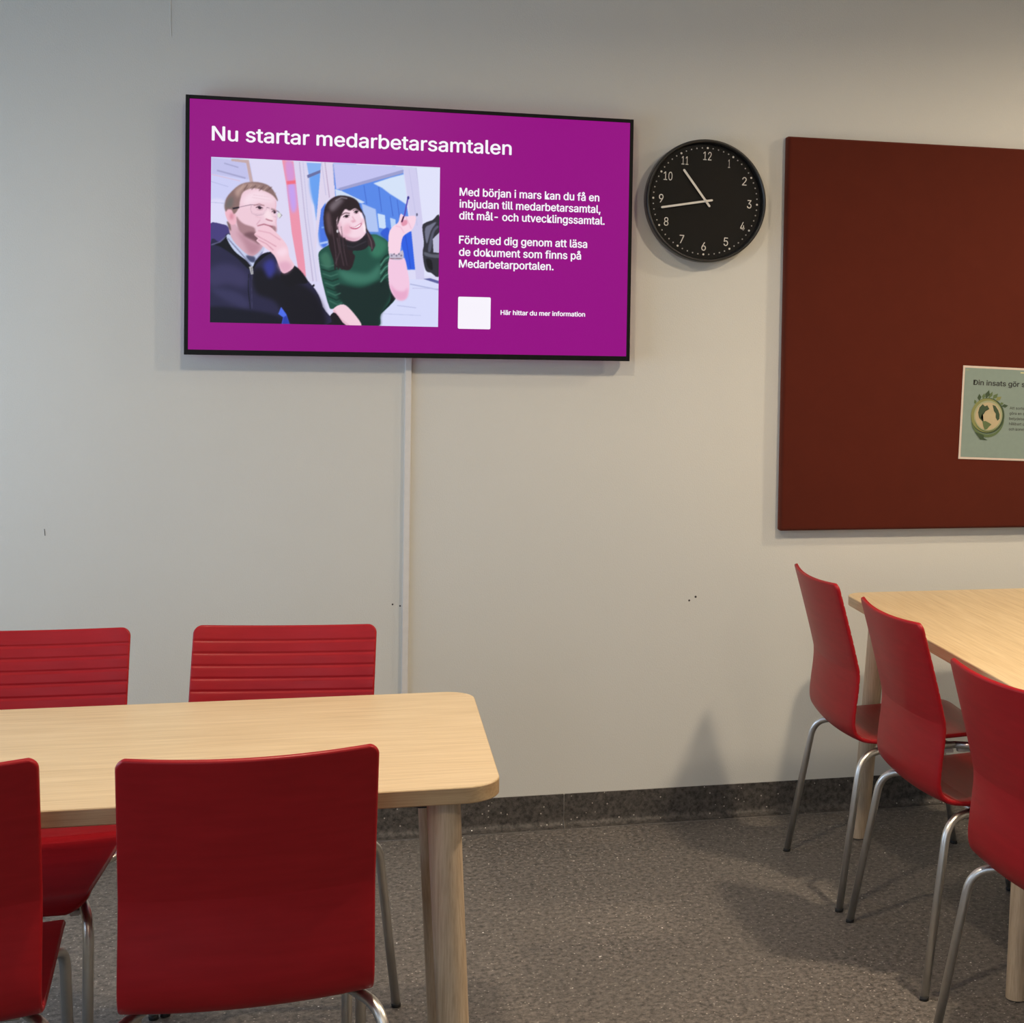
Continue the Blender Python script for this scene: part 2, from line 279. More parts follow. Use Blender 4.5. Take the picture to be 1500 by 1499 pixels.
((206,172,190),0,0,(0.173,0.322,0.191,0.336,0.222,0.333,0.234,0.308,0.233,0.307,0.221,0.331,0.191,0.334,0.173,0.321)),
((110,104,110),0,0,(0.256,0.305,0.287,0.316,0.302,0.338,0.292,0.354,0.294,0.356,0.305,0.337,0.288,0.312,0.257,0.301)),
((226,228,220),2,1,(0.3,0.337,0.297,0.348,0.292,0.353,0.286,0.348,0.283,0.337,0.286,0.326,0.291,0.321,0.297,0.325)),
((176,132,140),2,0,(0.184,0.287,0.206,0.276,0.228,0.286,0.229,0.28,0.206,0.27,0.183,0.281)),
((176,132,140),2,0,(0.256,0.3,0.271,0.304,0.281,0.314,0.283,0.31,0.273,0.3,0.257,0.295)),
((90,60,74),0,0,(0.193,0.299,0.207,0.29,0.221,0.301,0.223,0.296,0.207,0.284,0.191,0.294)),
((52,34,48),0,1,(0.216,0.299,0.213,0.304,0.207,0.305,0.202,0.302,0.2,0.296,0.203,0.291,0.209,0.29,0.214,0.293)),
((190,146,160),0,0,(0.196,0.309,0.21,0.313,0.223,0.306,0.222,0.303,0.21,0.31,0.196,0.306)),
((90,60,74),0,0,(0.261,0.321,0.271,0.312,0.279,0.321,0.281,0.317,0.271,0.307,0.259,0.316)),
((56,38,52),0,1,(0.278,0.322,0.276,0.326,0.271,0.328,0.268,0.325,0.267,0.32,0.269,0.315,0.273,0.314,0.276,0.316)),
((180,150,168),0,0,(0.172,0.28,0.169,0.308,0.175,0.333,0.196,0.345,0.222,0.339,0.236,0.319,0.238,0.292,0.237,0.292,0.235,0.318,0.221,0.337,0.196,0.342,0.176,0.332,0.17,0.307,0.174,0.28)),
((120,96,112),0,0,(0.237,0.294,0.25,0.297,0.251,0.295,0.238,0.291)),
((180,150,168),0,0,(0.25,0.296,0.252,0.325,0.264,0.347,0.28,0.35,0.281,0.348,0.265,0.345,0.253,0.324,0.251,0.296)),
((248,222,230),5,1,(0.226,0.333,0.249,0.303,0.27,0.367,0.257,0.382,0.237,0.369)),
((176,112,130),2,0,(0.233,0.365,0.246,0.373,0.264,0.378,0.265,0.371,0.248,0.366,0.235,0.359)),
((160,84,104),1,0,(0.2,0.409,0.227,0.398,0.264,0.412,0.266,0.406,0.227,0.392,0.199,0.404)),
((226,176,194),1,0,(0.275,0.251,0.275,0.302,0.282,0.345,0.276,0.381,0.281,0.41,0.276,0.446,0.278,0.446,0.283,0.41,0.279,0.381,0.285,0.345,0.277,0.302,0.278,0.251)),
((206,150,170),2,0,(0.21,0.369,0.194,0.399,0.196,0.401,0.212,0.371)),
((222,176,192),2,0,(0.191,0.351,0.216,0.36,0.217,0.358,0.191,0.348)),
((226,190,204),1,0,(0.175,0.237,0.256,0.25,0.256,0.248,0.175,0.234)),
((226,190,204),1,0,(0.18,0.221,0.249,0.231,0.249,0.229,0.18,0.218)),
((242,200,214),0,1,(0.196,0.443,0.222,0.409,0.242,0.404,0.268,0.426,0.324,0.512,0.338,0.588,0.359,0.645,0.316,0.69,0.295,0.651,0.271,0.58,0.223,0.528,0.196,0.497,0.202,0.482,0.186,0.461)),
((206,146,166),1,0,(0.186,0.461,0.237,0.497,0.28,0.531,0.282,0.527,0.238,0.493,0.187,0.457)),
((206,146,166),1,0,(0.202,0.493,0.237,0.515,0.267,0.553,0.27,0.549,0.239,0.511,0.204,0.489)),
((214,156,176),1,0,(0.202,0.437,0.252,0.449,0.298,0.49,0.3,0.486,0.253,0.445,0.203,0.433)),
((226,172,196),6,1,(0.289,0.633,0.33,0.617,0.351,0.652,0.316,0.69)),
((248,216,230),6,1,(0.279,0.561,0.319,0.531,0.33,0.566,0.304,0.589))]
# ================================================================ helpers
def lin(c):
    return tuple(((v / 255) / 12.92 if v / 255 <= 0.04045 else ((v / 255 + 0.055) / 1.055) ** 2.4) for v in c)


class NT:
    def __init__(self, name):
        self.m = bpy.data.materials.new(name)
        self.m.use_nodes = True
        self.n = self.m.node_tree.nodes
        self.l = self.m.node_tree.links
        self.b = self.n['Principled BSDF']

    def add(self, t, **kw):
        nd = self.n.new(t)
        for k, v in kw.items():
            if k.startswith('i_'):
                nd.inputs[k[2:].replace('_', ' ')].default_value = v
            else:
                setattr(nd, k, v)
        return nd

    def link(self, a, b):
        self.l.new(a, b)

    def coords(self, scale, rot=(0, 0, 0)):
        tc = self.add('ShaderNodeTexCoord')
        mp = self.add('ShaderNodeMapping')
        mp.inputs['Scale'].default_value = scale
        mp.inputs['Rotation'].default_value = rot
        self.link(tc.outputs['Object'], mp.inputs['Vector'])
        return mp.outputs['Vector']

    def noise(self, vec, scale, detail=3, rough=0.55):
        nd = self.add('ShaderNodeTexNoise')
        nd.inputs['Scale'].default_value = scale
        nd.inputs['Detail'].default_value = detail
        nd.inputs['Roughness'].default_value = rough
        self.link(vec, nd.inputs['Vector'])
        return nd.outputs['Fac']

    def ramp(self, fac, stops):
        nd = self.add('ShaderNodeValToRGB')
        cr = nd.color_ramp
        while len(cr.elements) < len(stops):
            cr.elements.new(0.5)
        for e, (p, c) in zip(cr.elements, stops):
            e.position = p
            e.color = (*c, 1) if len(c) == 3 else c
        self.link(fac, nd.inputs['Fac'])
        return nd.outputs['Color']

    def mix(self, fac, a, b, mode='MIX'):
        nd = self.add('ShaderNodeMix', data_type='RGBA', blend_type=mode)
        for sock, v in ((nd.inputs[0], fac), (nd.inputs[6], a), (nd.inputs[7], b)):
            if hasattr(v, 'links'):
                self.link(v, sock)
            elif isinstance(v, (int, float)):
                sock.default_value = v
            else:
                sock.default_value = (*v, 1)
        return nd.outputs[2]

    def bump(self, h, strength, dist=0.001):
        nd = self.add('ShaderNodeBump')
        nd.inputs['Strength'].default_value = strength
        nd.inputs['Distance'].default_value = dist
        self.link(h, nd.inputs['Height'])
        self.link(nd.outputs['Normal'], self.b.inputs['Normal'])

    def setp(self, **kw):
        for k, v in kw.items():
            s = self.b.inputs[k.replace('_', ' ')]
            if hasattr(v, 'links'):
                self.link(v, s)
            elif isinstance(v, tuple) and len(v) == 3:
                s.default_value = (*v, 1)
            else:
                s.default_value = v
        return self.m


def plain(name, col, rough=0.5, metal=0.0, **kw):
    t = NT(name)
    v = t.noise(t.coords((1, 1, 1)), 60, 2)
    c = t.mix(v, tuple(x * 0.94 for x in col), tuple(min(1, x * 1.06) for x in col))
    t.setp(Base_Color=c, Roughness=rough, Metallic=metal, **kw)
    return t.m


def tag(o, label=None, cat=None, group=None, kind=None):
    if label: o['label'] = label
    if cat: o['category'] = cat
    if group: o['group'] = group
    if kind: o['kind'] = kind
    return o


def mesh_obj(name, verts, faces, mat, parent=None, smooth=True, loc=None):
    me = bpy.data.meshes.new(name)
    me.from_pydata([tuple(v) for v in verts], [], faces)
    me.update()
    if mat:
        me.materials.append(mat)
    if smooth:
        me.polygons.foreach_set('use_smooth', [True] * len(me.polygons))
    o = bpy.data.objects.new(name, me)
    COL.objects.link(o)
    if parent:
        o.parent = parent
    if loc:
        o.location = loc
    return o


def empty(name, loc=(0, 0, 0), rz=0.0):
    o = bpy.data.objects.new(name, None)
    o.empty_display_size = 0.1
    o.location = loc
    o.rotation_euler = (0, 0, rz)
    COL.objects.link(o)
    return o


class Geo:
    def __init__(self):
        self.v, self.f = [], []

    def box(self, a, b):
        k = len(self.v)
        x0, y0, z0 = a
        x1, y1, z1 = b
        self.v += [(x0, y0, z0), (x1, y0, z0), (x1, y1, z0), (x0, y1, z0), (x0, y0, z1), (x1, y0, z1), (x1, y1, z1), (x0, y1, z1)]
        self.f += [tuple(k + i for i in q) for q in ((0, 3, 2, 1), (4, 5, 6, 7), (0, 1, 5, 4), (1, 2, 6, 5), (2, 3, 7, 6), (3, 0, 4, 7))]
        return self

    def loft(self, rings, cap=True):
        k = len(self.v)
        n = len(rings[0])
        for r in rings:
            self.v += [tuple(p) for p in r]
        for i in range(len(rings) - 1):
            for j in range(n):
                a, b = k + i * n + j, k + i * n + (j + 1) % n
                self.f.append((a, b, b + n, a + n))
        if cap:
            self.f.append(tuple(k + j for j in range(n))[::-1])
            self.f.append(tuple(k + (len(rings) - 1) * n + j for j in range(n)))
        return self

    def tube(self, path, r, seg=20):
        path = [Vector(p) for p in path]
        rs = r if isinstance(r, (list, tuple)) else [r] * len(path)
        rings = []
        ref = None
        for i, p in enumerate(path):
            t = (path[min(i + 1, len(path) - 1)] - path[max(i - 1, 0)]).normalized()
            if ref is None:
                ref = t.orthogonal().normalized()
            ref = (ref - t * ref.dot(t)).normalized()
            bi = t.cross(ref)
            rings.append([p + rs[i] * (math.cos(a) * ref + math.sin(a) * bi) for a in (2 * PI * j / seg for j in range(seg))])
        return self.loft(rings)

    def obj(self, name, mat, parent=None, smooth=False):
        return mesh_obj(name, self.v, self.f, mat, parent, smooth)


def bevel(o, w=0.003, seg=2, ang=0.6):
    md = o.modifiers.new('bevel', 'BEVEL')
    md.width = w
    md.segments = seg
    md.limit_method = 'ANGLE'
    md.angle_limit = ang
    o.data.polygons.foreach_set('use_smooth', [True] * len(o.data.polygons))
    md.harden_normals = True
    return o


def fillet(pts, rad, n=8):
    pts = [Vector(p) for p in pts]
    out = [pts[0]]
    for i in range(1, len(pts) - 1):
        a, b, c = pts[i - 1], pts[i], pts[i + 1]
        d1, d2 = (a - b).normalized(), (c - b).normalized()
        k = min(rad, (a - b).length * 0.48, (c - b).length * 0.48)
        p0, p2 = b + d1 * k, b + d2 * k
        for j in range(n + 1):
            t = j / n
            out.append((1 - t) ** 2 * p0 + 2 * t * (1 - t) * b + t * t * p2)
    out.append(pts[-1])
    return out


def catmull(pts, n=10):
    P = [np.array(p, float) for p in pts]
    P = [2 * P[0] - P[1]] + P + [2 * P[-1] - P[-2]]
    out = []
    for i in range(1, len(P) - 2):
        for j in range(n):
            t = j / n
            out.append(0.5 * (2 * P[i] + (P[i + 1] - P[i - 1]) * t + (2 * P[i - 1] - 5 * P[i] + 4 * P[i + 1] - P[i + 2]) * t * t
                              + (3 * P[i] - 3 * P[i + 1] + P[i + 2] - P[i - 1]) * t ** 3))
    out.append(P[-2])
    return np.array(out)


# ---------------------------------------------------------------- lettering: flat print turned into thin mesh
FONT = None
try:
    import os
    fp = os.path.join(bpy.utils.resource_path('LOCAL'), 'datafiles', 'fonts', 'Inter.woff2')
    if os.path.exists(fp):
        FONT = bpy.data.fonts.load(fp)
except Exception:
    FONT = None


def cap_height():
    cu = bpy.data.curves.new('probe', 'FONT')
    cu.body = 'H'
    if FONT:
        cu.font = FONT
    tmp = bpy.data.objects.new('probe', cu)
    COL.objects.link(tmp)
    me = bpy.data.meshes.new_from_object(tmp.evaluated_get(bpy.context.evaluated_depsgraph_get()))
    h = max(v.co.y for v in me.vertices) - min(v.co.y for v in me.vertices)
    bpy.data.objects.remove(tmp)
    bpy.data.meshes.remove(me)
    return h


CAPH = cap_height()


def text_mesh(name, body, mat, parent, origin, width=None, cap=0.02, bold=0.0, align='LEFT', rz=0.0, lift=0.0, thick=0.0002):
    """Lettering standing in the XZ plane, facing -Y. origin = start of the baseline (or its centre)."""
    cu = bpy.data.curves.new(name, 'FONT')
    cu.body = body
    if FONT:
        cu.font = FONT
    cu.size = 1.0
    cu.align_x = 'LEFT'
    cu.extrude = 0.0
    cu.resolution_u = 4
    tmp = bpy.data.objects.new(name, cu)
    COL.objects.link(tmp)
    dg = bpy.context.evaluated_depsgraph_get()
    dg.update()
    me = bpy.data.meshes.new_from_object(tmp.evaluated_get(dg))
    bpy.data.objects.remove(tmp)
    n = len(me.vertices)
    co = np.empty(n * 3)
    me.vertices.foreach_get('co', co)
    co = co.reshape(-1, 3)
    x0, x1 = co[:, 0].min(), co[:, 0].max()
    sc = cap / CAPH
    sx = sc if width is None else width / (x1 - x0)
    X = (co[:, 0] - x0) * sx
    Z = co[:, 1] * sc
    if align == 'CENTER':
        X -= X.max() / 2
        Z -= cap / 2
    c, s = math.cos(rz), math.sin(rz)
    out = np.stack([origin[0] + X * c - Z * s, np.full(n, origin[1] - lift), origin[2] + X * s + Z * c], 1)
    me.vertices.foreach_set('co', out.ravel())
    me.update()
    if bold > 0:                                   # heavier weight: shifted copies of the outlines in the same mesh
        fc = [tuple(q.vertices) for q in me.polygons]
        nm = bpy.data.meshes.new(name)
        V, Fc = [], []
        for k, (dx, dz) in enumerate(((0, 0), (1, 0), (-1, 0), (0, 0.7), (0, -0.7))):
            V += [(x + dx * bold * cap, y - k * 0.00003, z + dz * bold * cap) for x, y, z in out]
            Fc += [tuple(i + k * n for i in q) for q in fc]
        nm.from_pydata(V, [], Fc)
        nm.update()
        bpy.data.meshes.remove(me)
        me = nm
    me.materials.clear()
    me.materials.append(mat)
    me.name = name
    o = bpy.data.objects.new(name, me)
    COL.objects.link(o)
    o.parent = parent
    return o


def flat_poly(name, pts, y, mat, parent, thick=0.0):
    """Filled outline in the XZ plane facing -Y (print)."""
    n = len(pts)
    cx = sum(p[0] for p in pts) / n
    cz = sum(p[1] for p in pts) / n
    v = [(p[0], y, p[1]) for p in pts] + [(cx, y, cz)]
    f = [(i, (i + 1) % n, n) for i in range(n)]
    return mesh_obj(name, v, f, mat, parent, False)


def disc_pts(cx, cz, r, n=24, rz=None):
    rz = rz or r
    return [(cx + r * math.cos(2 * PI * i / n), cz + rz * math.sin(2 * PI * i / n)) for i in range(n)]


# ================================================================ materials
def wall_mat():
    t = NT('painted_woven_wallpaper')
    v = t.coords((1, 1, 1))
    n1 = t.noise(v, 2.2, 3)
    c = t.mix(n1, (0.600, 0.605, 0.560), (0.640, 0.645, 0.602))
    t.setp(Base_Color=c, Roughness=0.62)
    n2 = t.noise(t.coords((1, 1, 1)), 260, 3, 0.7)
    n3 = t.noise(t.coords((1, 1, 0.35)), 420, 2, 0.6)
    h = t.mix(0.5, n2, n3)
    t.bump(h, 0.6, 0.0014)
    t.b.inputs['Specular IOR Level'].default_value = 0.3
    return t.m


def vinyl_mat(name, dark, fleck=1.0):
    t = NT(name)
    v = t.coords((1, 1, 1))
    n1 = t.noise(v, 70, 5, 0.75)
    n2 = t.noise(t.coords((1.0, 3.2, 1)), 1.6, 4, 0.6)
    a = tuple(x * dark for x in (0.060, 0.055, 0.050))
    b = tuple(x * dark for x in (0.245, 0.222, 0.198))
    c = t.ramp(n1, [(0.36, a), (0.64, b)])
    c = t.mix(n2, c, t.mix(1.0, c, (0.80, 0.80, 0.80), 'MULTIPLY'))
    # light flecks, two sizes
    for sc, th, col, st in ((110, 0.24, (0.42, 0.39, 0.35), 0.75), (34, 0.075, (0.95, 0.92, 0.86), 0.70), (55, 0.11, (0.025, 0.023, 0.021), 0.965)):
        vo = t.add('ShaderNodeTexVoronoi')
        vo.inputs['Scale'].default_value = sc
        t.link(v, vo.inputs['Vector'])
        near = t.add('ShaderNodeMath', operation='LESS_THAN')
        t.link(vo.outputs['Distance'], near.inputs[0])
        near.inputs[1].default_value = th
        sep = t.add('ShaderNodeSeparateColor')
        t.link(vo.outputs['Color'], sep.inputs[0])
        pick = t.add('ShaderNodeMath', operation='GREATER_THAN')
        t.link(sep.outputs[0], pick.inputs[0])
        pick.inputs[1].default_value = 1 - fleck * (0.34 if sc == 34 else 0.28)
        mu = t.add('ShaderNodeMath', operation='MULTIPLY')
        t.link(near.outputs[0], mu.inputs[0])
        t.link(pick.outputs[0], mu.inputs[1])
        c = t.mix(mu.outputs[0], c, col)
    # fine worm-like flecks of the sheet vinyl
    wn = t.noise(t.coords((1, 1, 1)), 150, 2, 0.6)
    wr = t.ramp(wn, [(0.60, (0, 0, 0)), (0.67, (1, 1, 1))])
    c = t.mix(t.mix(1 - 0.45 * fleck, wr, (0, 0, 0)), c, tuple(x * dark for x in (0.46, 0.43, 0.39)))
    t.setp(Base_Color=c, Roughness=0.5)
    t.b.inputs['Specular IOR Level'].default_value = 0.35
    t.bump(n1, 0.12, 0.0006)
    return t.m


def wood_mat(name, light, dark, grain_axis='x', fine=1.0, rough=0.42, contrast=0.5):
    t = NT(name)
    st = {'x': (1.1, 15, 15), 'y': (15, 1.1, 15), 'z': (16, 16, 1.0)}[grain_axis]
    v = t.coords(st)
    n1 = t.noise(v, 3.2 * fine, 5, 0.62)
    st2 = {'x': (2.5, 110, 110), 'y': (110, 2.5, 110), 'z': (90, 90, 3.0)}[grain_axis]
    n2 = t.noise(t.coords(st2), 2.4 * fine, 3, 0.6)
    c = t.ramp(n1, [(0.5 - 0.22 / contrast * 0.5, dark), (0.5 + 0.18, light)])
    c2 = t.ramp(n2, [(0.32, (0.70, 0.66, 0.60)), (0.58, (1, 1, 1))])
    c = t.mix(0.55, c, t.mix(1.0, c, c2, 'MULTIPLY'))
    t.setp(Base_Color=c, Roughness=rough)
    t.bump(n2, 0.06, 0.0004)
    return t.m


def red_mat():
    t = NT('red_lacquered_plywood')
    v = t.coords((1, 1, 1))
    n1 = t.noise(t.coords((14, 1.4, 14)), 5, 4, 0.6)
    n0 = t.noise(v, 6, 3)
    c = t.ramp(n1, [(0.25, (0.30, 0.0065, 0.011)), (0.75, (0.37, 0.0095, 0.015))])
    c = t.mix(n0, c, t.mix(1.0, c, (0.82, 0.82, 0.82), 'MULTIPLY'))
    # tiny chips of the lacquer
    t.setp(Base_Color=c, Roughness=0.46, Specular_IOR_Level=0.18)
    t.b.inputs['Coat Weight'].default_value = 0.12
    t.b.inputs['Coat Roughness'].default_value = 0.22
    t.bump(n1, 0.10, 0.0005)
    return t.m


def felt_mat():
    t = NT('rust_red_felt')
    n = t.noise(t.coords((1, 1, 1)), 700, 3, 0.7)
    n0 = t.noise(t.coords((1, 1, 1)), 14, 3, 0.6)
    c = t.mix(n0, (0.088, 0.0142, 0.0072), (0.105, 0.0172, 0.0086))
    c = t.mix(n, t.mix(1.0, c, (0.7, 0.7, 0.7), 'MULTIPLY'), c)
    t.setp(Base_Color=c, Roughness=0.95)
    t.b.inputs['Sheen Weight'].default_value = 0.25
    t.b.inputs['Sheen Roughness'].default_value = 0.6
    t.b.inputs['Sheen Tint'].default_value = (0.7, 0.28, 0.2, 1)
    t.b.inputs['Specular IOR Level'].default_value = 0.1
    t.bump(n, 0.5, 0.0008)
    return t.m


M_WALL = wall_mat()
M_PLASTER = plain('white_ceiling_paint', (0.70, 0.69, 0.66), 0.8)
M_FLOOR = vinyl_mat('speckled_floor_vinyl', 0.97, 0.62)
M_SKIRT = vinyl_mat('speckled_skirting_vinyl', 0.50, 0.22)
M_WELD = plain('vinyl_weld', (0.115, 0.105, 0.095), 0.5)
M_TOP_X = wood_mat('birch_laminate_lengthwise', (0.675, 0.54, 0.335), (0.59, 0.452, 0.262), 'x')
M_TOP_Y = wood_mat('birch_laminate_crosswise', (0.675, 0.54, 0.335), (0.59, 0.452, 0.262), 'y')
M_EDGE_X = wood_mat('birch_edge_band', (0.52, 0.37, 0.205), (0.42, 0.28, 0.15), 'x', 1.4)
M_EDGE_Y = wood_mat('birch_edge_band_side', (0.60, 0.45, 0.27), (0.50, 0.36, 0.20), 'y', 1.4)
M_LEG = wood_mat('ash_leg_wood', (0.58, 0.455, 0.315), (0.42, 0.315, 0.210), 'z', 1.6, 0.5)
M_RED = red_mat()
M_FELT = felt_mat()
M_STEEL = plain('satin_chromed_tube', (0.66, 0.66, 0.64), 0.36, 1.0)
M_BLACK = plain('black_plastic', (0.004, 0.004, 0.004), 0.4, 0.0, Specular_IOR_Level=0.2)
M_BLACKSTEEL = plain('black_steel', (0.02, 0.02, 0.02), 0.5)
M_CLOCKCASE = plain('black_clock_case', (0.014, 0.014, 0.013), 0.35)
M_DIAL = plain('black_clock_dial', (0.0065, 0.0060, 0.0050), 0.6, 0.0, Specular_IOR_Level=0.2)
M_PRINT = plain('pale_dial_print', (0.42, 0.41, 0.38), 0.6)
M_HAND = plain('cream_hand_paint', (0.72, 0.70, 0.64), 0.5)
M_WHITEPL = plain('white_trunking_plastic', (0.66, 0.65, 0.62), 0.42)
M_GLIDE = plain('pale_grey_plastic', (0.55, 0.55, 0.54), 0.5)
M_HOLE = plain('dark_hole', (0.05, 0.045, 0.04), 0.9)
M_RUBBER = plain('dark_rubber_foot', (0.02, 0.02, 0.02), 0.7)
M_PAPER = plain('cream_paper', (0.60, 0.51, 0.44), 0.55)
M_SAGE = plain('sage_print', (0.205, 0.275, 0.245), 0.5)
M_INK = plain('black_ink', (0.018, 0.02, 0.02), 0.6)
M_INKGREY = plain('grey_ink', (0.06, 0.068, 0.062), 0.6)
M_GREEN1 = plain('olive_green_print', (0.20, 0.22, 0.075), 0.6)
M_GREEN2 = plain('dark_green_print', (0.035, 0.065, 0.03), 0.6)
M_GREEN3 = plain('mid_green_print', (0.09, 0.14, 0.055), 0.6)
M_SAND = plain('sand_print', (0.43, 0.36, 0.22), 0.6)
M_LIME = plain('pale_green_print', (0.30, 0.33, 0.20), 0.6)
M_YELLOW = plain('yellow_print', (0.62, 0.60, 0.30), 0.6)
M_FRAMEPAINT = plain('white_frame_paint', (0.70, 0.70, 0.68), 0.4)


def screen_mat(name, col):
    t = NT(name)
    t.setp(Base_Color=(0.001, 0.001, 0.001), Roughness=0.34, Specular_IOR_Level=0.22)
    if col is None:
        a = t.add('ShaderNodeAttribute', attribute_name='picture')
        t.link(a.outputs['Color'], t.b.inputs['Emission Color'])
    else:
        t.b.inputs['Emission Color'].default_value = (*col, 1)
    t.b.inputs['Emission Strength'].default_value = 1.0
    return t.m


M_PURPLE = screen_mat('purple_screen_light', lin((148, 6, 130)))
M_SCRWHITE = screen_mat('white_screen_light', lin((247, 243, 252)))
M_SCRPIC = screen_mat('picture_screen_light', None)

glass = NT('thin_clear_glass')
gn, gl = glass.n, glass.l
tb = gn.new('ShaderNodeBsdfTransparent')
gb = gn.new('ShaderNodeBsdfGlossy')
gb.inputs['Roughness'].default_value = 0.03
lw = gn.new('ShaderNodeFresnel')
lw.inputs['IOR'].default_value = 1.07
mx = gn.new('ShaderNodeMixShader')
gl.new(lw.outputs[0], mx.inputs[0])
gl.new(tb.outputs[0], mx.inputs[1])
gl.new(gb.outputs[0], mx.inputs[2])
gl.new(mx.outputs[0], gn['Material Output'].inputs['Surface'])
M_GLASS = glass.m

# ================================================================ room shell
WT = 0.2
g = Geo()
g.box((ROOM_X0 - WT, 0, -0.1), (ROOM_X1 + WT, WT, ROOM_Z))
wall_back = tag(g.obj('wall_back', M_WALL), kind='structure')
floor = tag(Geo().box((ROOM_X0 - WT, ROOM_Y0 - WT, -0.12), (ROOM_X1 + WT, 0, 0)).obj('floor', M_FLOOR), kind='structure')
tag(Geo().box((ROOM_X0 - WT, ROOM_Y0 - WT, ROOM_Z), (ROOM_X1 + WT, WT, ROOM_Z + 0.15)).obj('ceiling', M_PLASTER), kind='structure')
tag(Geo().box((ROOM_X1, ROOM_Y0 - WT, 0), (ROOM_X1 + WT, 0, ROOM_Z)).obj('wall_right', M_WALL), kind='structure')
g = Geo()
ya, yb = ROOM_Y0 - WT, ROOM_Y0
g.box((ROOM_X0, ya, 0), (W2_X0, yb, ROOM_Z)).box((W2_X1, ya, 0), (ROOM_X1, yb, ROOM_Z))
g.box((W2_X0, ya, 0), (W2_X1, yb, W2_Z0)).box((W2_X0, ya, W2_Z1), (W2_X1, yb, ROOM_Z))
tag(g.obj('wall_front', M_WALL), kind='structure')
win3 = tag(empty('window_3', (ROOM_X0 - 0.08, (W3_Y0 + W3_Y1) / 2, W3_Z0)), kind='structure')
hw3, hz3 = (W3_Y1 - W3_Y0) / 2, W3_Z1 - W3_Z0
g = Geo()
for a, b in (((-0.03, -hw3, 0), (0.03, hw3, 0.06)), ((-0.03, -hw3, hz3 - 0.06), (0.03, hw3, hz3)),
             ((-0.03, -hw3, 0.06), (0.03, -hw3 + 0.06, hz3 - 0.06)), ((-0.03, hw3 - 0.06, 0.06), (0.03, hw3, hz3 - 0.06))):
    g.box(a, b)
g.obj('window_frame', M_FRAMEPAINT, win3)
win2 = tag(empty('window_2', ((W2_X0 + W2_X1) / 2, ROOM_Y0 - 0.08, W2_Z0)), kind='structure')
hw2, hz2 = (W2_X1 - W2_X0) / 2, W2_Z1 - W2_Z0
g = Geo()
for a, b in (((-hw2, -0.03, 0), (hw2, 0.03, 0.06)), ((-hw2, -0.03, hz2 - 0.06), (hw2, 0.03, hz2)),
             ((-hw2, -0.03, 0.06), (-hw2 + 0.06, 0.03, hz2 - 0.06)), ((hw2 - 0.06, -0.03, 0.06), (hw2, 0.03, hz2 - 0.06))):
    g.box(a, b)
g.obj('window_frame', M_FRAMEPAINT, win2)
g = Geo()
xa, xb = ROOM_X0 - WT, ROOM_X0
g.box((xa, ROOM_Y0, 0), (xb, W3_Y0, ROOM_Z)).box((xa, W3_Y1, 0), (xb, WIN_Y0, ROOM_Z)).box((xa, WIN_Y1, 0), (xb, 0, ROOM_Z))
g.box((xa, W3_Y0, 0), (xb, W3_Y1, W3_Z0)).box((xa, W3_Y0, W3_Z1), (xb, W3_Y1, ROOM_Z))
g.box((xa, WIN_Y0, 0), (xb, WIN_Y1, WIN_Z0)).box((xa, WIN_Y0, WIN_Z1), (xb, WIN_Y1, ROOM_Z))
tag(g.obj('wall_left', M_WALL), kind='structure')
win = tag(empty('window_1', (ROOM_X0 - 0.08, (WIN_Y0 + WIN_Y1) / 2, WIN_Z0)), kind='structure')
hw_ = (WIN_Y1 - WIN_Y0) / 2
g = Geo()
hz_ = WIN_Z1 - WIN_Z0
for a, b in (((-0.03, -hw_, 0), (0.03, hw_, 0.06)), ((-0.03, -hw_, hz_ - 0.06), (0.03, hw_, hz_)), ((-0.03, -hw_, 0.06), (0.03, -hw_ + 0.06, hz_ - 0.06)),
             ((-0.03, hw_ - 0.06, 0.06), (0.03, hw_, hz_ - 0.06)), ((-0.03, -0.03, 0.06), (0.03, 0.03, hz_ - 0.06))):
    g.box(a, b)
g.obj('window_frame', M_FRAMEPAINT, win)
Geo().box((0.0, -hw_, -0.03), (0.14, hw_, 0.0)).obj('window_sill', M_FRAMEPAINT, win)

# wallpaper seam, screw holes and a scratch in the back wall
g = Geo()
g.tube([(-0.4995, -0.0002, 2.44), (-0.4998, -0.0004, 2.36), (-0.4985, -0.0004, 2.31), (-0.4975, 0.0002, 2.285)], 0.0012, 8)
g.obj('wallpaper_seam', M_WALL, wall_back, True)
for i, (hx, hz, hr) in enumerate(((0.9965, 0.6742, 0.0028), (1.0164, 0.6848, 0.0030), (0.1156, 0.6854, 0.0022), (0.1369, 0.6804, 0.0022))):
    rings = [[(hx + r * math.cos(a), y, hz + r * math.sin(a)) for a in (2 * PI * j / 16 for j in range(16))]
             for r, y in ((hr * 1.15, 0.0), (hr * 1.05, -0.0006), (hr * 0.8, -0.0006), (hr * 0.7, -0.0002))]
    Geo().loft(rings).obj('screw_hole', M_HOLE, wall_back, True)
Geo().tube([(-0.8152, -0.0001, 0.9188), (-0.8140, -0.0006, 0.910), (-0.8134, -0.0001, 0.8999)], 0.0007, 8).obj('wall_scratch', M_HOLE, wall_back, True)

# coved vinyl skirting along the back wall, two sheets meeting in a welded joint
base = tag(empty('baseboard_back', (0, 0, 0)), kind='structure')
BH = 0.0986


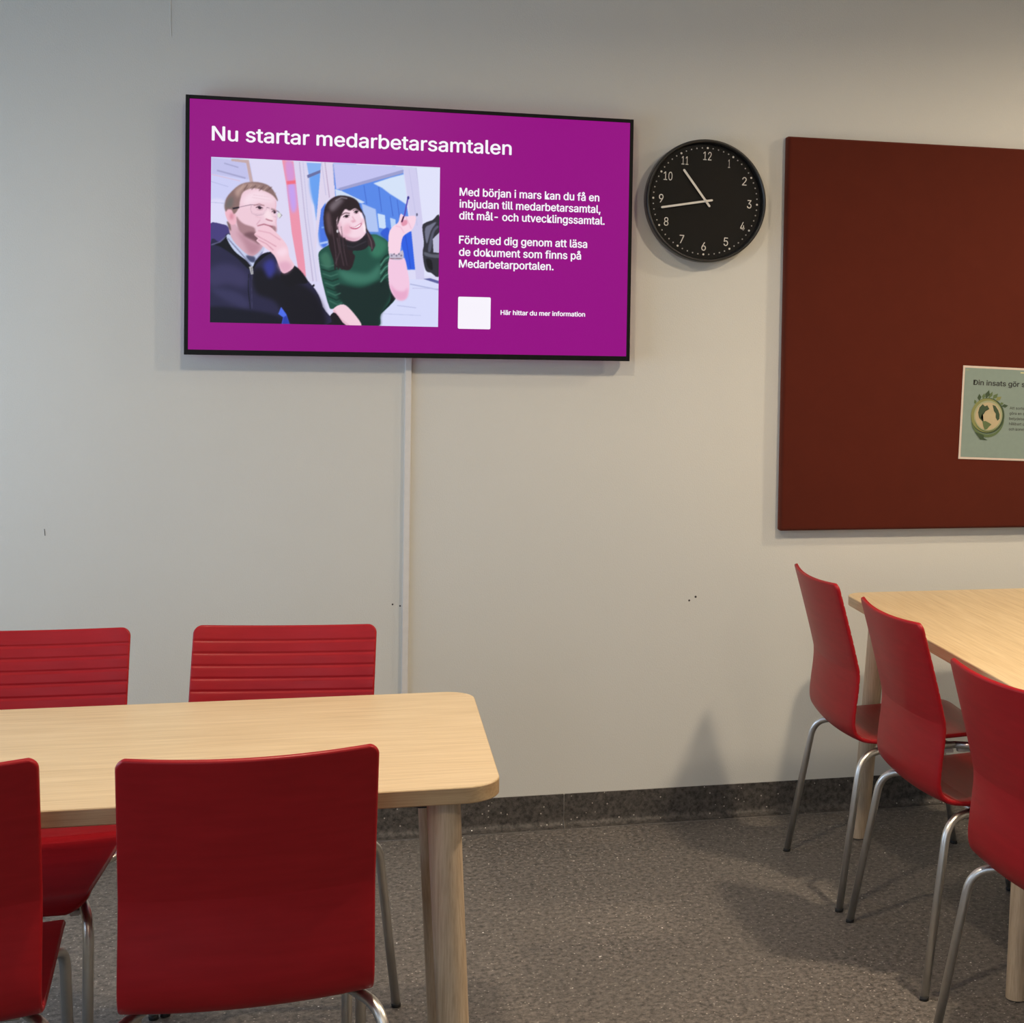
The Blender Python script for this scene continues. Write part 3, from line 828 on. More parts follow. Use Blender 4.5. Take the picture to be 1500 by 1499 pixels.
def skirting(x0, x1, name='skirting_strip'):
    prof = [(0.0, BH), (-0.0022, BH), (-0.003, BH - 0.001), (-0.003, 0.024)]
    for i in range(1, 8):
        a = PI / 2 * i / 8
        prof.append((-0.003 - 0.022 * (1 - math.cos(a)), 0.024 - 0.022 * math.sin(a)))
    prof += [(-0.026, 0.0015), (-0.031, 0.0012), (-0.031, 0.0), (0.0, 0.0)]
    n = len(prof)
    v = [(x, y, z) for x in (x0, x1) for y, z in prof]
    f = [(i, (i + 1) % n, n + (i + 1) % n, n + i) for i in range(n)]
    f += [tuple(range(n))[::-1], tuple(range(n, 2 * n))]
    o = mesh_obj(name, v, f, M_SKIRT, base, True)
    md = o.modifiers.new('es', 'EDGE_SPLIT')
    md.split_angle = 0.6
    return o


skirting(ROOM_X0, 0.6215)
skirting(0.6245, ROOM_X1)
Geo().tube([(0.623, -0.0018, BH - 0.002), (0.623, -0.002, 0.03), (0.623, -0.009, 0.010), (0.623, -0.030, 0.0006)], 0.0014, 10).obj('welded_joint', M_WELD, base, True)
Geo().tube([(ROOM_X0, -0.0315, 0.0), (ROOM_X1, -0.0315, 0.0)], 0.0016, 8).obj('weld_line', M_WELD, base, True)
for nm, a, b in (('baseboard_left', (ROOM_X0, ROOM_Y0, 0), (ROOM_X0 + 0.004, -0.031, BH)),
                 ('baseboard_right', (ROOM_X1 - 0.004, ROOM_Y0, 0), (ROOM_X1, -0.031, BH)),
                 ('baseboard_front', (ROOM_X0 + 0.004, ROOM_Y0, 0), (ROOM_X1 - 0.004, ROOM_Y0 + 0.004, BH))):
    tag(Geo().box(a, b).obj(nm, M_SKIRT), kind='structure')

# cable trunking under the screen
tr = tag(empty('cable_trunking', (0.1525, 0, BH)), 'narrow white plastic cable trunking running down the wall under the screen', 'trunking')
o = Geo().box((-0.0098, -0.011, 0), (0.0098, 0, 1.36)).obj('trunking_base', M_WHITEPL, tr)
bevel(o, 0.0012)
o = Geo().box((-0.0080, -0.0125, 0), (0.0080, -0.011, 1.36)).obj('trunking_lid', M_WHITEPL, tr)
bevel(o, 0.0006)

# ================================================================ ceiling lamps (above the frame), some only added as fill
for k, (lx, ly, lp) in enumerate(LAMPS):
    e = tag(empty('ceiling_light', (lx, ly, ROOM_Z - 0.04)), 'round white ceiling light ' + LAMP_PLACE[k], 'ceiling light', 'round ceiling lights above the frame')
    rings = [[(r * math.cos(a), r * math.sin(a), z) for a in (2 * PI * j / 32 for j in range(32))]
             for r, z in ((0.11, 0.04), (0.11, -0.005), (0.105, -0.01), (0.092, -0.01), (0.09, -0.002), (0.09, 0.03))]
    Geo().loft(rings, cap=True).obj('lamp_housing', M_FRAMEPAINT, e, False)

# ================================================================ chairs
SHW = 0.3835          # shell width
TH = 0.011
prof = catmull([(0, .846), (.031, .737), (.0595, .630), (.0645, .600), (.0625, .562), (.0575, .52), (.0545, .48), (.0575, .455),
                (.068, .437), (.087, .425), (.115, .419), (.16, .4165), (.25, .419), (.35, .4235), (.42, .4265), (.455, .425), (.478, .418), (.492, .408)], 14)
seglen = np.r_[0, np.cumsum(np.hypot(*np.diff(prof, axis=0).T))]
LEN = seglen[-1]


def P_at(s):
    return np.array([np.interp(s, seglen, prof[:, 0]), np.interp(s, seglen, prof[:, 1])])


def N_at(s):
    a, b = P_at(max(s - 0.004, 0)), P_at(min(s + 0.004, LEN))
    d = (b - a) / np.hypot(*(b - a))
    return np.array([-d[1], d[0]])     # towards the sitter


S_SPLIT = float(seglen[np.argmin(np.abs(prof[:, 0] - 0.15) + (prof[:, 1] > 0.45) * 9)])


def half_w(s):
    h = SHW / 2
    for r, d in ((0.020, s), (0.045, LEN - s)):
        if d < r:
            h = SHW / 2 - r + math.sqrt(max(0, r * r - (r - d) ** 2))
    return h


def sag_at(s):
    z = P_at(s)[1]
    if s < S_SPLIT:
        return float(np.interp(s, [0, 0.25, 0.38, S_SPLIT], [0.023, 0.021, 0.016, 0.005]))
    return float(np.interp(s, [S_SPLIT, S_SPLIT + 0.12, LEN], [0.005, 0.007, 0.004]))


GROOVES = [0.034 + 0.0268 * k for k in range(40) if 0.034 + 0.0268 * k < S_SPLIT - 0.02]


def groove(s):
    d = min(abs(s - q) for q in GROOVES)
    return 0.0018 * max(0.0, 1 - d / 0.0042)


def shell_mesh(name, s0, s1, open0, open1):
    rows = set(np.arange(s0, s1, 0.0045).tolist() + [s0, s1])
    for q in GROOVES:
        for d in (-0.0042, -0.002, 0, 0.002, 0.0042):
            if s0 < q + d < s1:
                rows.add(q + d)
    ends = [0, 0.0006, 0.0015, 0.003, 0.005, 0.008, 0.012, 0.016]
    if not open0:
        rows |= {s0 + e for e in ends}
    if not open1:
        rows |= {s1 - e for e in ends}
    rows = sorted(rows)
    keep = [rows[0]]
    for r in rows[1:]:
        if r - keep[-1] > 0.00045:
            keep.append(r)
    keep[-1] = s1
    rows = keep
    eo = [0, 0.0006, 0.0015, 0.003, 0.0045]
    fr = np.linspace(0, 1, 19)[1:-1]
    V, Fc = [], []
    front, back = [], []
    for s in rows:
        h = half_w(s)
        ts = [-h + e for e in eo] + [(-h + 0.0045) + (2 * h - 0.009) * f for f in fr] + [h - e for e in eo[::-1]]
        p, n = P_at(s), N_at(s)
        sg = sag_at(s)
        rf, rb = [], []
        for t in ts:
            e = h - abs(t)
            if not open0: e = min(e, s - s0)
            if not open1: e = min(e, s1 - s)
            ro = 0.0045
            hh = TH / 2 * math.sqrt(max(0.0, 1 - (1 - min(e / ro, 1)) ** 2))
            q = sg * (1 - (t / (SHW / 2)) ** 2)
            mid = p + n * (TH / 2) - n * q
            gv = groove(s) * min(1, e / 0.004) if e > 0.0008 else 0
            a = mid + n * (hh - gv)
            b = mid - n * hh
            edge = e < 1e-7
            V.append((a[0], t, a[1]))
            rf.append(len(V) - 1)
            if edge:
                rb.append(len(V) - 1)
            else:
                V.append((b[0], t, b[1]))
                rb.append(len(V) - 1)
        front.append(rf)
        back.append(rb)
    m_ = len(front[0])
    for i in range(len(rows) - 1):
        for j in range(m_ - 1):
            a, b, c, d = front[i][j], front[i][j + 1], front[i + 1][j + 1], front[i + 1][j]
            q = [a, d, c, b]
            if len(set(q)) > 2: Fc.append(tuple(q))
            a, b, c, d = back[i][j], back[i][j + 1], back[i + 1][j + 1], back[i + 1][j]
            q2 = [a, b, c, d]
            if len(set(q2)) > 2 and set(q2) != set(q): Fc.append(tuple(q2))
    return V, Fc


def rows_leg(side, which):
    if which == 'rear':
        pts = [(0.012, 0.243 * side, 0.0), (0.076, 0.206 * side, 0.394), (0.17, 0.158 * side, 0.396)]
    else:
        pts = [(0.515, 0.200 * side, 0.0), (0.452, 0.190 * side, 0.392), (0.36, 0.158 * side, 0.396)]
    return fillet(pts, 0.062, 10)


def make_chair(loc, deg):
    root = empty('cafe_chair', loc, math.radians(deg))
    V, Fc = shell_mesh('backrest', 0.0, S_SPLIT, False, True)
    bk = mesh_obj('backrest', V, Fc, M_RED, root)
    V, Fc = shell_mesh('seat', S_SPLIT, LEN, True, False)
    mesh_obj('seat', V, Fc, M_RED, root)
    for which in ('rear', 'front'):
        for side in (1, -1):
            path = rows_leg(side, which)
            d = (path[1] - path[0]).normalized()
            path[0] = path[0] + d * 0.004
            lg = Geo().tube(path, 0.0098, 20).obj('leg', M_STEEL, root, True)
            p = path[0]
            rings = []
            for zz, r in ((0.0, 0.0095), (0.0, 0.0104), (0.008, 0.0106), (0.0085, 0.0099)):
                c = p - d * 0.004 + d * zz
                rings.append([(c.x + r * math.cos(a), c.y + r * math.sin(a), max(0.0, zz)) for a in (2 * PI * j / 20 for j in range(20))])
            Geo().loft(rings).obj('foot_cap', M_RUBBER, lg, True)
    for side in (1, -1):
        Geo().tube([(0.168, 0.158 * side, 0.396), (0.362, 0.158 * side, 0.396)], 0.0098, 16).obj('side_rail', M_STEEL, root, True)
    for x in (0.165, 0.345):
        Geo().tube([(x, -0.15, 0.394), (x, 0.15, 0.394)], 0.0075, 14).obj('cross_rail', M_STEEL, root, True)
    for side in (1, -1):
        for x0, x1 in ((0.30, 0.355), (0.368, 0.41)):
            bevel(Geo().box((x0, 0.158 * side - 0.009, 0.376), (x1, 0.158 * side + 0.009, 0.388)).obj('frame_glide', M_GLIDE, root), 0.003)
    for x in (0.20, 0.32):
        for side in (1, -1):
            Geo().box((x - 0.012, 0.135 * side - 0.012, 0.398), (x + 0.012, 0.135 * side + 0.012, 0.4135)).obj('mounting_pad', M_BLACK, root)
    return root


def copy_tree(o, parent=None):
    c = o.copy()
    COL.objects.link(c)
    c.parent = parent
    for ch in [q for q in bpy.data.objects if q.parent == o]:
        copy_tree(ch, c)
    return c


# (x, y, heading in degrees: 0 faces +X), position of the top edge of the backrest
CH = [
    ((1.2145, -0.598, 0), 0.9, 'red lacquered plywood chair nearest the wall, side-on at the right-hand table'),
    ((1.2345, -1.160, 0), 2.6, 'middle one of the three red chairs in a row along the right-hand table'),
    ((1.2050, -1.890, 0), 8.0, 'red chair cut off by the right picture edge, nearest of the right-hand row'),
    ((-0.1350, -1.135, 0), -97.0, 'red ribbed-front chair facing the camera behind the left table, under the screen'),
    ((-0.6420, -1.109, 0), -91.6, 'red ribbed-front chair behind the left table, cut off by the left edge of the picture'),
    ((-0.1460, -2.183, 0), 92.8, 'red chair seen full from behind in front of the left table near its rounded corner'),
    ((-0.6375, -2.174, 0), 94.4, 'red chair seen from behind, cut off by the left picture edge'),
]
GROUPS = ['red chairs along the right table'] * 3 + ['red chairs around the left table'] * 4
proto = None
for (loc, deg, lab), gr in zip(CH, GROUPS):
    if proto is None:
        c = proto = make_chair(loc, deg)
    else:
        c = copy_tree(proto)
        c.location = loc
        c.rotation_euler = (0, 0, math.radians(deg))
    tag(c, lab, 'chair', gr)


# ================================================================ tables
def rounded_rect(x0, y0, x1, y1, r, n=10):
    pts = []
    for cx, cy_, a0 in ((x1 - r, y1 - r, 0), (x0 + r, y1 - r, 90), (x0 + r, y0 + r, 180), (x1 - r, y0 + r, 270)):
        for i in range(n + 1):
            a = math.radians(a0 + 90 * i / n)
            pts.append((cx + r * math.cos(a), cy_ + r * math.sin(a)))
    return pts


def make_table(name, x0, y0, x1, y1, m_top, m_edge, label, zt=0.730, th=0.029, near=0.030):
    root = tag(empty(name, ((x0 + x1) / 2, (y0 + y1) / 2, 0)), label, 'table')
    hx, hy = (x1 - x0) / 2, (y1 - y0) / 2
    rings = []
    for ins, z in ((0.002, zt - th), (0.0, zt - th + 0.002), (0.0, zt - 0.0022), (0.0006, zt - 0.0014)):
        rings.append([(x, y, z) for x, y in rounded_rect(-hx + ins, -hy + ins, hx - ins, hy - ins, 0.062 - ins)])
    slab = Geo().loft(rings).obj('tabletop', m_edge, root)
    rings = []
    for ins, z in ((0.0006, zt - 0.0014), (0.0012, zt - 0.0004), (0.002, zt)):
        rings.append([(x, y, z) for x, y in rounded_rect(-hx + ins, -hy + ins, hx - ins, hy - ins, 0.062 - ins)])
    Geo().loft(rings).obj('laminate_surface', m_top, slab)
    md = slab.modifiers.new('es', 'EDGE_SPLIT'); md.split_angle = 0.5
    slab.data.polygons.foreach_set('use_smooth', [True] * len(slab.data.polygons))
    for sx in (-1, 1):
        for sy_ in (-1, 1):
            foot = Vector((sx * (hx - 0.058), sy_ * (hy - (near if sy_ < 0 else 0.030)), 0.003))
            top = Vector((sx * (hx - 0.094), sy_ * (hy - (near if sy_ < 0 else 0.030) - 0.036), zt - th))
            path = [foot.lerp(top, t) for t in np.linspace(0, 1, 8)]
            rad = [0.0255 + 0.003 * t for t in np.linspace(0, 1, 8)]
            rings = []
            for p, r in zip(path, rad):
                rings.append([(p.x + r * math.cos(a), p.y + r * math.sin(a), p.z) for a in (2 * PI * j / 36 for j in range(36))])
            lg = Geo().loft(rings).obj('leg', M_LEG, root, True)
            md = lg.modifiers.new('es', 'EDGE_SPLIT'); md.split_angle = 0.8
            rings = [[(foot.x + r * math.cos(a), foot.y + r * math.sin(a), z) for a in (2 * PI * j / 30 for j in range(30))]
                     for r, z in ((0.022, 0.0), (0.0235, 0.001), (0.0235, 0.004))]
            Geo().loft(rings).obj('leg_glide', M_RUBBER, lg, True)
            # black steel corner bracket under the top
            b = Geo()
            z1 = zt - th
            tx, ty = top.x, top.y
            k = len(b.v)
            poly = [(0.0, 0.0), (0.085, 0.0), (0.085, -0.004), (0.02, -0.022), (0.0, -0.022)]
            for dy in (-0.002, 0.002):
                b.v += [(tx - sx * (0.02 + px), ty + dy, z1 + pz) for px, pz in poly]
            n = len(poly)
            b.f += [tuple(range(n)), tuple(range(n, 2 * n))[::-1]] + [(i, (i + 1) % n, n + (i + 1) % n, n + i) for i in range(n)]
            b.box((tx - 0.045, ty - 0.045, z1 - 0.0035), (tx + 0.045, ty + 0.045, z1 - 0.0002))
            b.obj('leg_bracket', M_BLACKSTEEL, root)
    # under-frame rails
    zt1 = zt - th
    if hx > hy:
        for s in (-1, 1):
            Geo().box((-hx + 0.16, s * (hy - 0.16) - 0.012, zt1 - 0.028), (hx - 0.16, s * (hy - 0.16) + 0.012, zt1 - 0.0002)).obj('frame_rail', M_BLACKSTEEL, root)
    else:
        for s in (-1, 1):
            Geo().box((s * (hx - 0.16) - 0.012, -hy + 0.16, zt1 - 0.028), (s * (hx - 0.16) + 0.012, hy - 0.16, zt1 - 0.0002)).obj('frame_rail', M_BLACKSTEEL, root)
    return root


make_table('canteen_table', 0.249 - 1.30, -2.034, 0.249, -1.330, M_TOP_X, M_EDGE_X,
           'pale birch table with rounded corners at the left, chairs on both long sides')
make_table('canteen_table', 1.409, -1.560, 2.109, -0.253, M_TOP_Y, M_EDGE_Y,
           'pale birch table with round legs at the right, end towards the noticeboard wall', near=0.120)
make_table('canteen_table', 1.409, -2.765, 2.109, -1.562, M_TOP_Y, M_EDGE_Y,
           'birch table hidden behind the nearest red chair at the right picture edge')

# ================================================================ noticeboard and poster
BX0, BX1, BZ0, BZ1 = 1.2705, 3.27, 0.887, 2.1005
board = tag(empty('noticeboard', ((BX0 + BX1) / 2, 0, BZ0)), 'large rust-red felt noticeboard on the wall right of the clock', 'noticeboard')
hx, hz = (BX1 - BX0) / 2, BZ1 - BZ0
g = Geo()
rings = []
for ins, y in ((0.001, -0.001), (0.0, -0.004), (0.0, -0.020), (0.0015, -0.028), (0.0045, -0.0335), (0.0085, -0.0355)):
    rr = 0.007
    pts = []
    for cx, cz, a0 in ((hx - ins - rr, hz - ins - rr, 0), (-hx + ins + rr, hz - ins - rr, 90), (-hx + ins + rr, ins + rr, 180), (hx - ins - rr, ins + rr, 270)):
        for i in range(7):
            a = math.radians(a0 + 15 * i)
            pts.append((cx + rr * math.cos(a), y, cz + rr * math.sin(a)))
    rings.append(pts)
o = Geo().loft(rings).obj('felt_panel', M_FELT, board, True)
md = o.modifiers.new('es', 'EDGE_SPLIT'); md.split_angle = 0.9

PW, PH = 0.42, 0.297
poster = tag(empty('poster', (1.8512, -0.0368, 1.1105)), 'landscape poster with a green globe and leaves pinned on the rust-red noticeboard', 'poster')
poster.rotation_euler = (0, math.radians(1.8), 0)
Geo().box((0, -0.0006, 0), (PW, 0.0006, PH)).obj('paper_sheet', M_PAPER, poster)
flat_poly('printed_panel', [(0.0065, 0.0065), (PW - 0.0065, 0.0065), (PW - 0.0065, PH - 0.0065), (0.0065, PH - 0.0065)], -0.0008, M_SAGE, poster)


def ploc(x, z):
    """wall-plane position -> poster-local position"""
    dx, dz = x - 1.8512, z - 1.1105
    a = math.radians(1.8)
    return dx * math.cos(a) - dz * math.sin(a), dx * math.sin(a) + dz * math.cos(a)


def ptext(name, body, x, z, x2, cap, bold, mat):
    a = ploc(x, z)
    wd = (x2 - x) / math.cos(math.radians(1.8))
    text_mesh(name, body, mat, poster, (a[0], -0.0011, a[1]), wd, cap, bold)


ptext('heading', 'Din insats gör s', 1.8963, 1.3462, 2.0725, 0.0158, 0.045, M_INK)
for k, (line, x2) in enumerate((('Att sorte', 2.0735), ('göra en s', 2.0740), ('betydelse', 2.0760), ('hållbart o', 2.0745), ('och komm', 2.0760))):
    ptext('body_line', line, 2.0222 - 0.0002 * k, 1.2690 - 0.0168 * k, x2, 0.0085, 0.03, M_INKGREY)
a = ploc(2.057, 1.3845); b = ploc(2.10, 1.3830)
flat_poly('yellow_dash', [(a[0], a[1]), (b[0], b[1]), (b[0], b[1] + 0.0035), (a[0], a[1] + 0.0035)], -0.0012, M_YELLOW, poster)
GC = ploc(1.9475, 1.2475)
glb = flat_poly('globe_ring', disc_pts(GC[0], GC[1], 0.0575, 40), -0.0012, M_GREEN2, poster)


def sub(name, pts, y, mat):
    return flat_poly(name, pts, y, mat, glb)


sub('ring_band', disc_pts(GC[0] - 0.0035, GC[1] + 0.0015, 0.0540, 40), -0.0016, M_GREEN1)
sub('ring_band', disc_pts(GC[0] + 0.0010, GC[1] + 0.0005, 0.0485, 40), -0.0020, M_LIME)
sub('sea', disc_pts(GC[0] + 0.0005, GC[1] - 0.0005, 0.0435, 40), -0.0024, M_SAND)
N_AM = [(-.034, .010), (-.030, .026), (-.020, .037), (-.012, .030), (-.004, .034), (.004, .022), (-.008, .017), (-.014, .006), (-.022, .001), (-.024, -.008), (-.014, -.017), (-.018, -.018), (-.029, -.008), (-.032, 0)]
S_AM = [(-.018, -.018), (-.008, -.016), (.006, -.022), (.014, -.027), (.006, -.034), (0, -.042), (-.009, -.045), (-.014, -.033)]
AFR = [(.014, .036), (.024, .033), (.034, .020), (.040, .006), (.040, -.008), (.034, -.014), (.027, -.004), (.027, .008), (.020, .016)]
for q, mt in ((N_AM, M_GREEN2), (S_AM, M_GREEN3), (AFR, M_GREEN2)):
    sub('continent', [(GC[0] + x, GC[1] + z) for x, z in q], -0.0028, mt)
for rr0, rr1, a0, a1, mt in ((0.0445, 0.0475, 190, 330, M_GREEN3), (0.056, 0.0655, 195, 358, M_GREEN3)):
    n = 26
    v, f = [], []
    for i in range(n + 1):
        a = math.radians(a0 + (a1 - a0) * i / n)
        k = math.sin(PI * (i / n) ** 0.8) if rr1 > 0.05 else math.sin(PI * i / n)
        for r in (rr0, rr0 + (rr1 - rr0) * k):
            v.append((GC[0] + r * math.cos(a), -0.0021, GC[1] - 0.003 + r * math.sin(a)))
    for i in range(n):
        f.append((2 * i, 2 * i + 2, 2 * i + 3, 2 * i + 1))
    mesh_obj('swoosh', v, f, mt, glb, False)
sub('arrow_head', [(GC[0] - .042, GC[1] - .052), (GC[0] - .010, GC[1] - .062), (GC[0] - .010, GC[1] - .072), (GC[0] + .004, GC[1] - .078), (GC[0] - .022, GC[1] - .076)], -0.0023, M_GREEN2)
for ang, ln, wd, mt in ((140, .016, .005, M_GREEN3), (124, .024, .007, M_GREEN2), (110, .020, .006, M_GREEN3), (100, .030, .008, M_GREEN2), (90, .026, .006, M_GREEN3), (76, .026, .007, M_GREEN3),
                        (64, .024, .007, M_GREEN1), (45, .014, .005, M_GREEN3), (36, .024, .006, M_GREEN2)):
    a = math.radians(ang)
    b0 = Vector((GC[0] + 0.055 * math.cos(a), GC[1] + 0.055 * math.sin(a)))
    d = Vector((math.cos(a - 0.5), math.sin(a - 0.5)))
    nn = Vector((-d.y, d.x))
    pts = [b0, b0 + d * ln * .45 + nn * wd, b0 + d * ln, b0 + d * ln * .55 - nn * wd]
    flat_poly('leaf', [(p.x, p.y) for p in pts], -0.0014, mt, poster)
flat_poly('corner_mark', [(0.010, PH - 0.015), (0.020, PH - 0.015), (0.020, PH - 0.0125), (0.010, PH - 0.0125)], -0.0011, M_LIME, poster)

# ================================================================ wall clock
CKX, CKZ, CKR = 1.0165, 1.8905, 0.1835
clock = tag(empty('wall_clock', (CKX, 0, CKZ)), 'round black wall clock with white numerals between the screen and the noticeboard', 'clock')
clock.rotation_euler = (0, math.radians(1.37), 0)
NS = 96


def lathe(name, prof_, mat, parent, cap=False):
    rings = [[(r * math.cos(2 * PI * j / NS), y, r * math.sin(2 * PI * j / NS)) for j in range(NS)] for r, y in prof_]
    o = Geo().loft(rings, cap).obj(name, mat, parent, True)
    return o


lathe('clock_case', [(0.02, -0.0005), (0.150, -0.0005), (0.176, -0.003), (0.1845, -0.012), (0.1850, -0.040), (0.1843, -0.050), (0.1825, -0.0545), (0.1800, -0.056), (0.1772, -0.0550), (0.1752, -0.052), (0.1735, -0.038), (0.1728, -0.0345)], M_CLOCKCASE, clock)
dial = lathe('dial', [(0.1745, -0.0335), (0.1745, -0.0345), (0.0005, -0.0345)], M_DIAL, clock)
dial.data.polygons.foreach_set('use_smooth', [False] * len(dial.data.polygons))
DR = 0.160
for i in range(60):
    a = PI / 2 - 2 * PI * i / 60
    big = i % 5 == 0
    r = 0.0031 if big else 0.0021
    flat_poly('minute_mark', [(DR * math.cos(a) + x, DR * math.sin(a) + z) for x, z in disc_pts(0, 0, r, 12)], -0.0350, M_HAND if big else M_PRINT, dial)
for i in range(1, 13):
    a = PI / 2 - 2 * PI * i / 12
    rr = 0.1335
    cw = {1: 0.0062, 10: 0.0265, 11: 0.0205, 12: 0.0255}.get(i, 0.0138)
    rr = 0.136
    text_mesh('numeral', str(i), M_HAND, dial, (rr * math.cos(a), -0.0351, rr * math.sin(a)), cw, 0.0250, -0.0001, 'CENTER')


def hand(name, deg, ln, tail, wd, y):
    a = math.radians(90 - deg)
    d = Vector((math.cos(a), math.sin(a)))
    n = Vector((-d.y, d.x))
    pts = []
    for c, s in ((ln, 1), (-tail, -1)):
        for k in range(7):
            t = -PI / 2 + PI * k / 6
            p = d * (c + s * wd / 2 * math.cos(t)) + n * (s * wd / 2 * math.sin(t))
            pts.append((p.x, p.y))
    rings = [[(x, yy, z) for x, z in pts] for yy in (y, y - 0.0012)]
    Geo().loft(rings).obj(name, M_HAND, clock)


hand('hour_hand', 321.5, 0.113, 0.018, 0.0066, -0.039)
hand('minute_hand', 258.6, 0.136, 0.018, 0.0062, -0.042)
lathe('centre_pin', [(0.0045, -0.0345), (0.0045, -0.0445), (0.0035, -0.0452), (0.0003, -0.0452)], M_HAND, clock)
# domed-edge cover glass
rings = [[(0.1745 * math.cos(2 * PI * j / NS), y, 0.1745 * math.sin(2 * PI * j / NS)) for j in range(NS)] for y in (-0.0490, -0.0505)]
Geo().loft(rings).obj('cover_glass', M_GLASS, clock, False)

# ================================================================ wall screen
TX0, TZ1, TW, THH = -0.4526, 2.119, 1.2407, 0.7139
TZ0 = TZ1 - THH
TY = -0.070
tv = tag(empty('wall_screen', (TX0, 0, TZ0)), 'wide black-framed wall screen showing a purple slide with white text', 'screen')
BZL = 0.0105
SXW = TW - 2 * BZL
g = Geo()
g.box((0, TY + 0.001, 0), (BZL, -0.032, THH)).box((TW - BZL, TY + 0.001, 0), (TW, -0.032, THH))
g.box((BZL, TY + 0.001, THH - BZL), (TW - BZL, -0.032, THH)).box((BZL, TY + 0.001, 0), (TW - BZL, -0.032, 0.0145))
bevel(g.obj('bezel', M_BLACK, tv), 0.0012)
bevel(Geo().box((0.05, -0.034, 0.05), (TW - 0.05, -0.02, THH - 0.05)).obj('back_housing', M_BLACK, tv), 0.004)
Geo().box((0.42, -0.02, 0.15), (0.82, 0.0, 0.55)).obj('wall_bracket', M_BLACKSTEEL, tv)
panel = Geo().box((BZL, TY + 0.003, 0.0145), (TW - BZL, -0.034, THH - BZL)).obj('display_panel', M_PURPLE, tv)


def tvl(x, z):
    return x - TX0, z - TZ0


def ttext(name, body, x, z, x2, cap, bold):
    a = tvl(x, z)
    return text_mesh(name, body, M_SCRWHITE, panel, (a[0], TY + 0.0024, a[1]), x2 - x, cap, bold)


def split_words(o, name, gap):
    """cut a line of lettering into one object per word"""
    me = o.data
    vs = [tuple(v.co) for v in me.vertices]
    fs = [tuple(p.vertices) for p in me.polygons]
    iv = sorted((min(vs[i][0] for i in f), max(vs[i][0] for i in f)) for f in fs)
    cuts, end = [], iv[0][1]
    for a, b in iv:
        if a - end > gap:
            cuts.append((a + end) / 2)
        end = max(end, b)
    for k in range(len(cuts) + 1):
        lo = cuts[k - 1] if k else -1e9
        hi = cuts[k] if k < len(cuts) else 1e9
        sel = [f for f in fs if lo < vs[f[0]][0] < hi]
        used = sorted({i for f in sel for i in f})
        mp = {i: j for j, i in enumerate(used)}
        mesh_obj(name, [vs[i] for i in used], [tuple(mp[i] for i in f) for f in sel], me.materials[0], o.parent, False)
    bpy.data.objects.remove(o)


split_words(ttext('heading_text', 'Nu startar medarbetarsamtalen', -0.3832, 1.9975, 0.432, 0.0385, 0.03), 'heading_word', 0.0075)
for body, x, z, x2 in (('Med början i mars kan du få en', 0.2876, 1.8740, 0.6894), ('inbjudan till medarbetarsamtal,', 0.2880, 1.8400, 0.6936),
                       ('ditt mål- och utvecklingssamtal.', 0.2875, 1.8063, 0.7063), ('Förbered dig genom att läsa', 0.2880, 1.7365, 0.6559),
                       ('de dokument som finns på', 0.2882, 1.7018, 0.6384), ('Medarbetarportalen.', 0.2886, 1.6680, 0.5585)):
    ttext('body_text', body, x, z, x2, 0.0222, 0.035)
ttext('footer_text', 'Här hittar du mer information', 0.4087, 1.5347, 0.6531, 0.0130, 0.05)
# blank white card at the place of the scan code
cx0, cz0 = tvl(0.2870, 1.4915)
cx1, cz1 = tvl(0.3795, 1.5840)
flat_poly('white_card', [(x, z) for x, z in rounded_rect(cx0, cz0, cx1, cz1, 0.004, 4)], TY + 0.0024, M_SCRWHITE, panel)

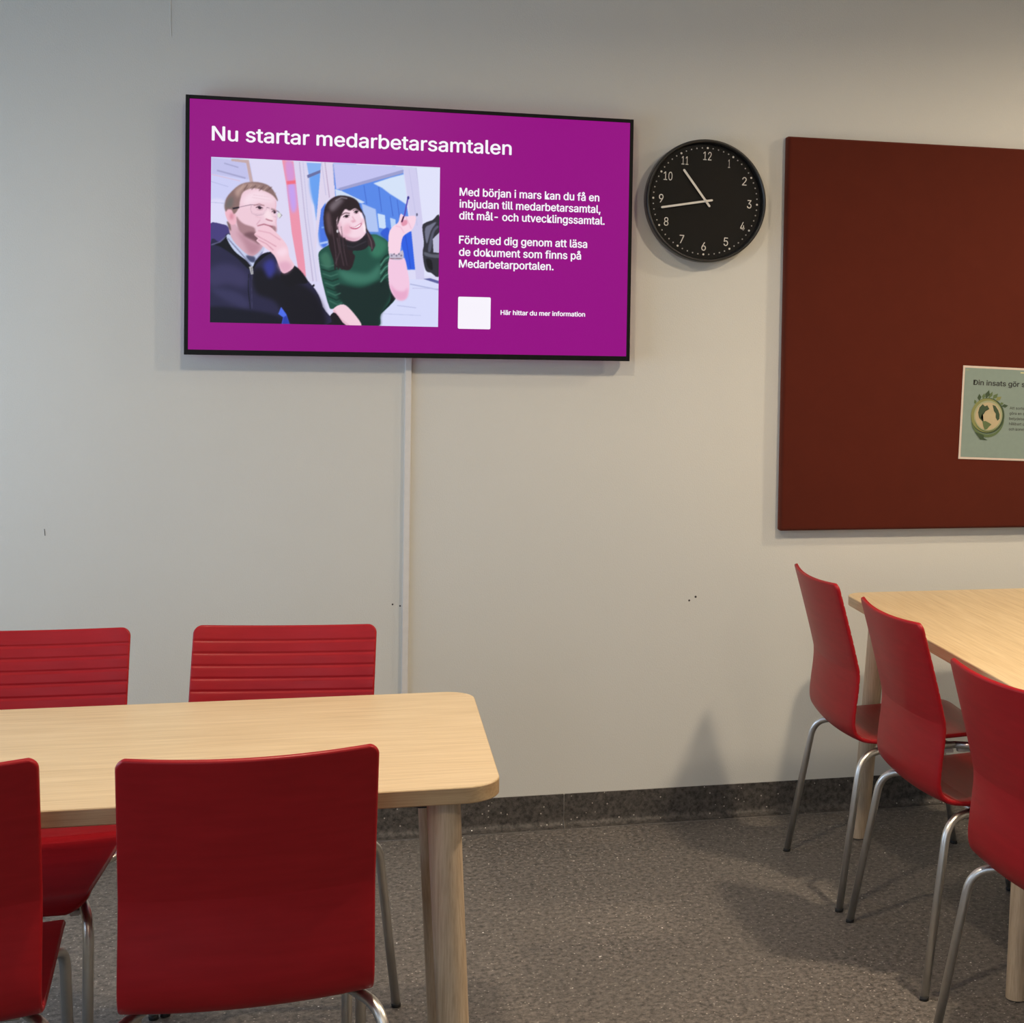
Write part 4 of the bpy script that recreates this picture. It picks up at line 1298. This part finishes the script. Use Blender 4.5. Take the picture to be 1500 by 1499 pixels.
# the picture on the slide: a man and a woman looking up, painted as vertex colours on a fine flat grid
def paint():
    Wp, Hp = 396, 293
    SS = 2
    W2, H2 = Wp * SS, Hp * SS
    img = np.empty((H2, W2, 3))
    img[:] = (220, 218, 246)

    def box_blur(a, r, axis):
        if r < 1: return a
        k = 2 * r + 1
        p = np.concatenate([np.repeat(a.take([0], axis), r + 1, axis), a, np.repeat(a.take([-1], axis), r, axis)], axis)
        c = np.cumsum(p, axis)
        n = a.shape[axis]
        return (c.take(range(k, k + n), axis) - c.take(range(0, n), axis)) / k

    for col, soft, smooth, flat in ART:
        p = np.array(flat).reshape(-1, 2)
        if smooth and len(p) > 3:
            q = np.vstack([p[-1], p, p[0], p[1]])
            out = []
            for i in range(1, len(q) - 2):
                for j in range(4):
                    t = j / 4
                    out.append(0.5 * (2 * q[i] + (q[i + 1] - q[i - 1]) * t + (2 * q[i - 1] - 5 * q[i] + 4 * q[i + 1] - q[i + 2]) * t * t
                                      + (3 * q[i] - 3 * q[i + 1] + q[i + 2] - q[i - 1]) * t ** 3))
            p = np.array(out)
        p = p * (W2, H2)
        r = int(soft * 1.1) if soft >= 4 else int(round(soft * 0.7))
        pad = 3 * r + 2
        x0 = max(0, int(p[:, 0].min()) - pad); x1 = min(W2, int(p[:, 0].max()) + pad)
        y0 = max(0, int(p[:, 1].min()) - pad); y1 = min(H2, int(p[:, 1].max()) + pad)
        if x1 <= x0 or y1 <= y0: continue
        X, Y = np.meshgrid(np.arange(x0, x1) + 0.5, np.arange(y0, y1) + 0.5)
        ins = np.zeros(X.shape, bool)
        for i in range(len(p)):
            (ax, ay), (bx, by) = p[i - 1], p[i]
            if ay == by: continue
            cr = ((ay > Y) != (by > Y)) & (X < (bx - ax) * (Y - ay) / (by - ay) + ax)
            ins ^= cr
        a = ins.astype(float)
        for _ in range(2 if soft else 1):
            a = box_blur(box_blur(a, r if soft else 0, 0), r if soft else 0, 1)
        a = a[..., None]
        img[y0:y1, x0:x1] = img[y0:y1, x0:x1] * (1 - a) + np.array(col, float) * a
    img = box_blur(box_blur(img, 1, 0), 1, 1)
    img = img.reshape(Hp, SS, Wp, SS, 3).mean((1, 3))
    img = np.clip(img / 255, 0, 1)
    return np.where(img <= 0.04045, img / 12.92, ((img + 0.055) / 1.055) ** 2.4)


pix = paint()
Hp, Wp = pix.shape[:2]
px0, pz0 = tvl(-0.3854, 1.4954)
px1, pz1 = tvl(0.2313, 1.9517)
xs = np.linspace(px0, px1, Wp)
zs = np.linspace(pz1, pz0, Hp)
XX, ZZ = np.meshgrid(xs, zs)
vv = np.stack([XX, np.full_like(XX, TY + 0.0024), ZZ], -1).reshape(-1, 3)
idx = np.arange(Hp * Wp).reshape(Hp, Wp)
ff = np.stack([idx[1:, :-1], idx[1:, 1:], idx[:-1, 1:], idx[:-1, :-1]], -1).reshape(-1, 4)
me = bpy.data.meshes.new('slide_picture')
me.vertices.add(len(vv))
me.vertices.foreach_set('co', vv.ravel())
me.loops.add(ff.size)
me.loops.foreach_set('vertex_index', ff.ravel().astype(np.int32))
me.polygons.add(len(ff))
me.polygons.foreach_set('loop_start', np.arange(0, ff.size, 4, dtype=np.int32))
me.polygons.foreach_set('loop_total', np.full(len(ff), 4, dtype=np.int32))
me.update()
ca = me.color_attributes.new('picture', 'FLOAT_COLOR', 'POINT')
ca.data.foreach_set('color', np.concatenate([pix.reshape(-1, 3), np.ones((Hp * Wp, 1))], 1).astype(np.float32).ravel())
me.materials.append(M_SCRPIC)
pic = bpy.data.objects.new('slide_picture', me)
COL.objects.link(pic)
pic.parent = panel
pic['label'] = 'photo of a man in a dark sweater and a woman in a green sweater looking up'
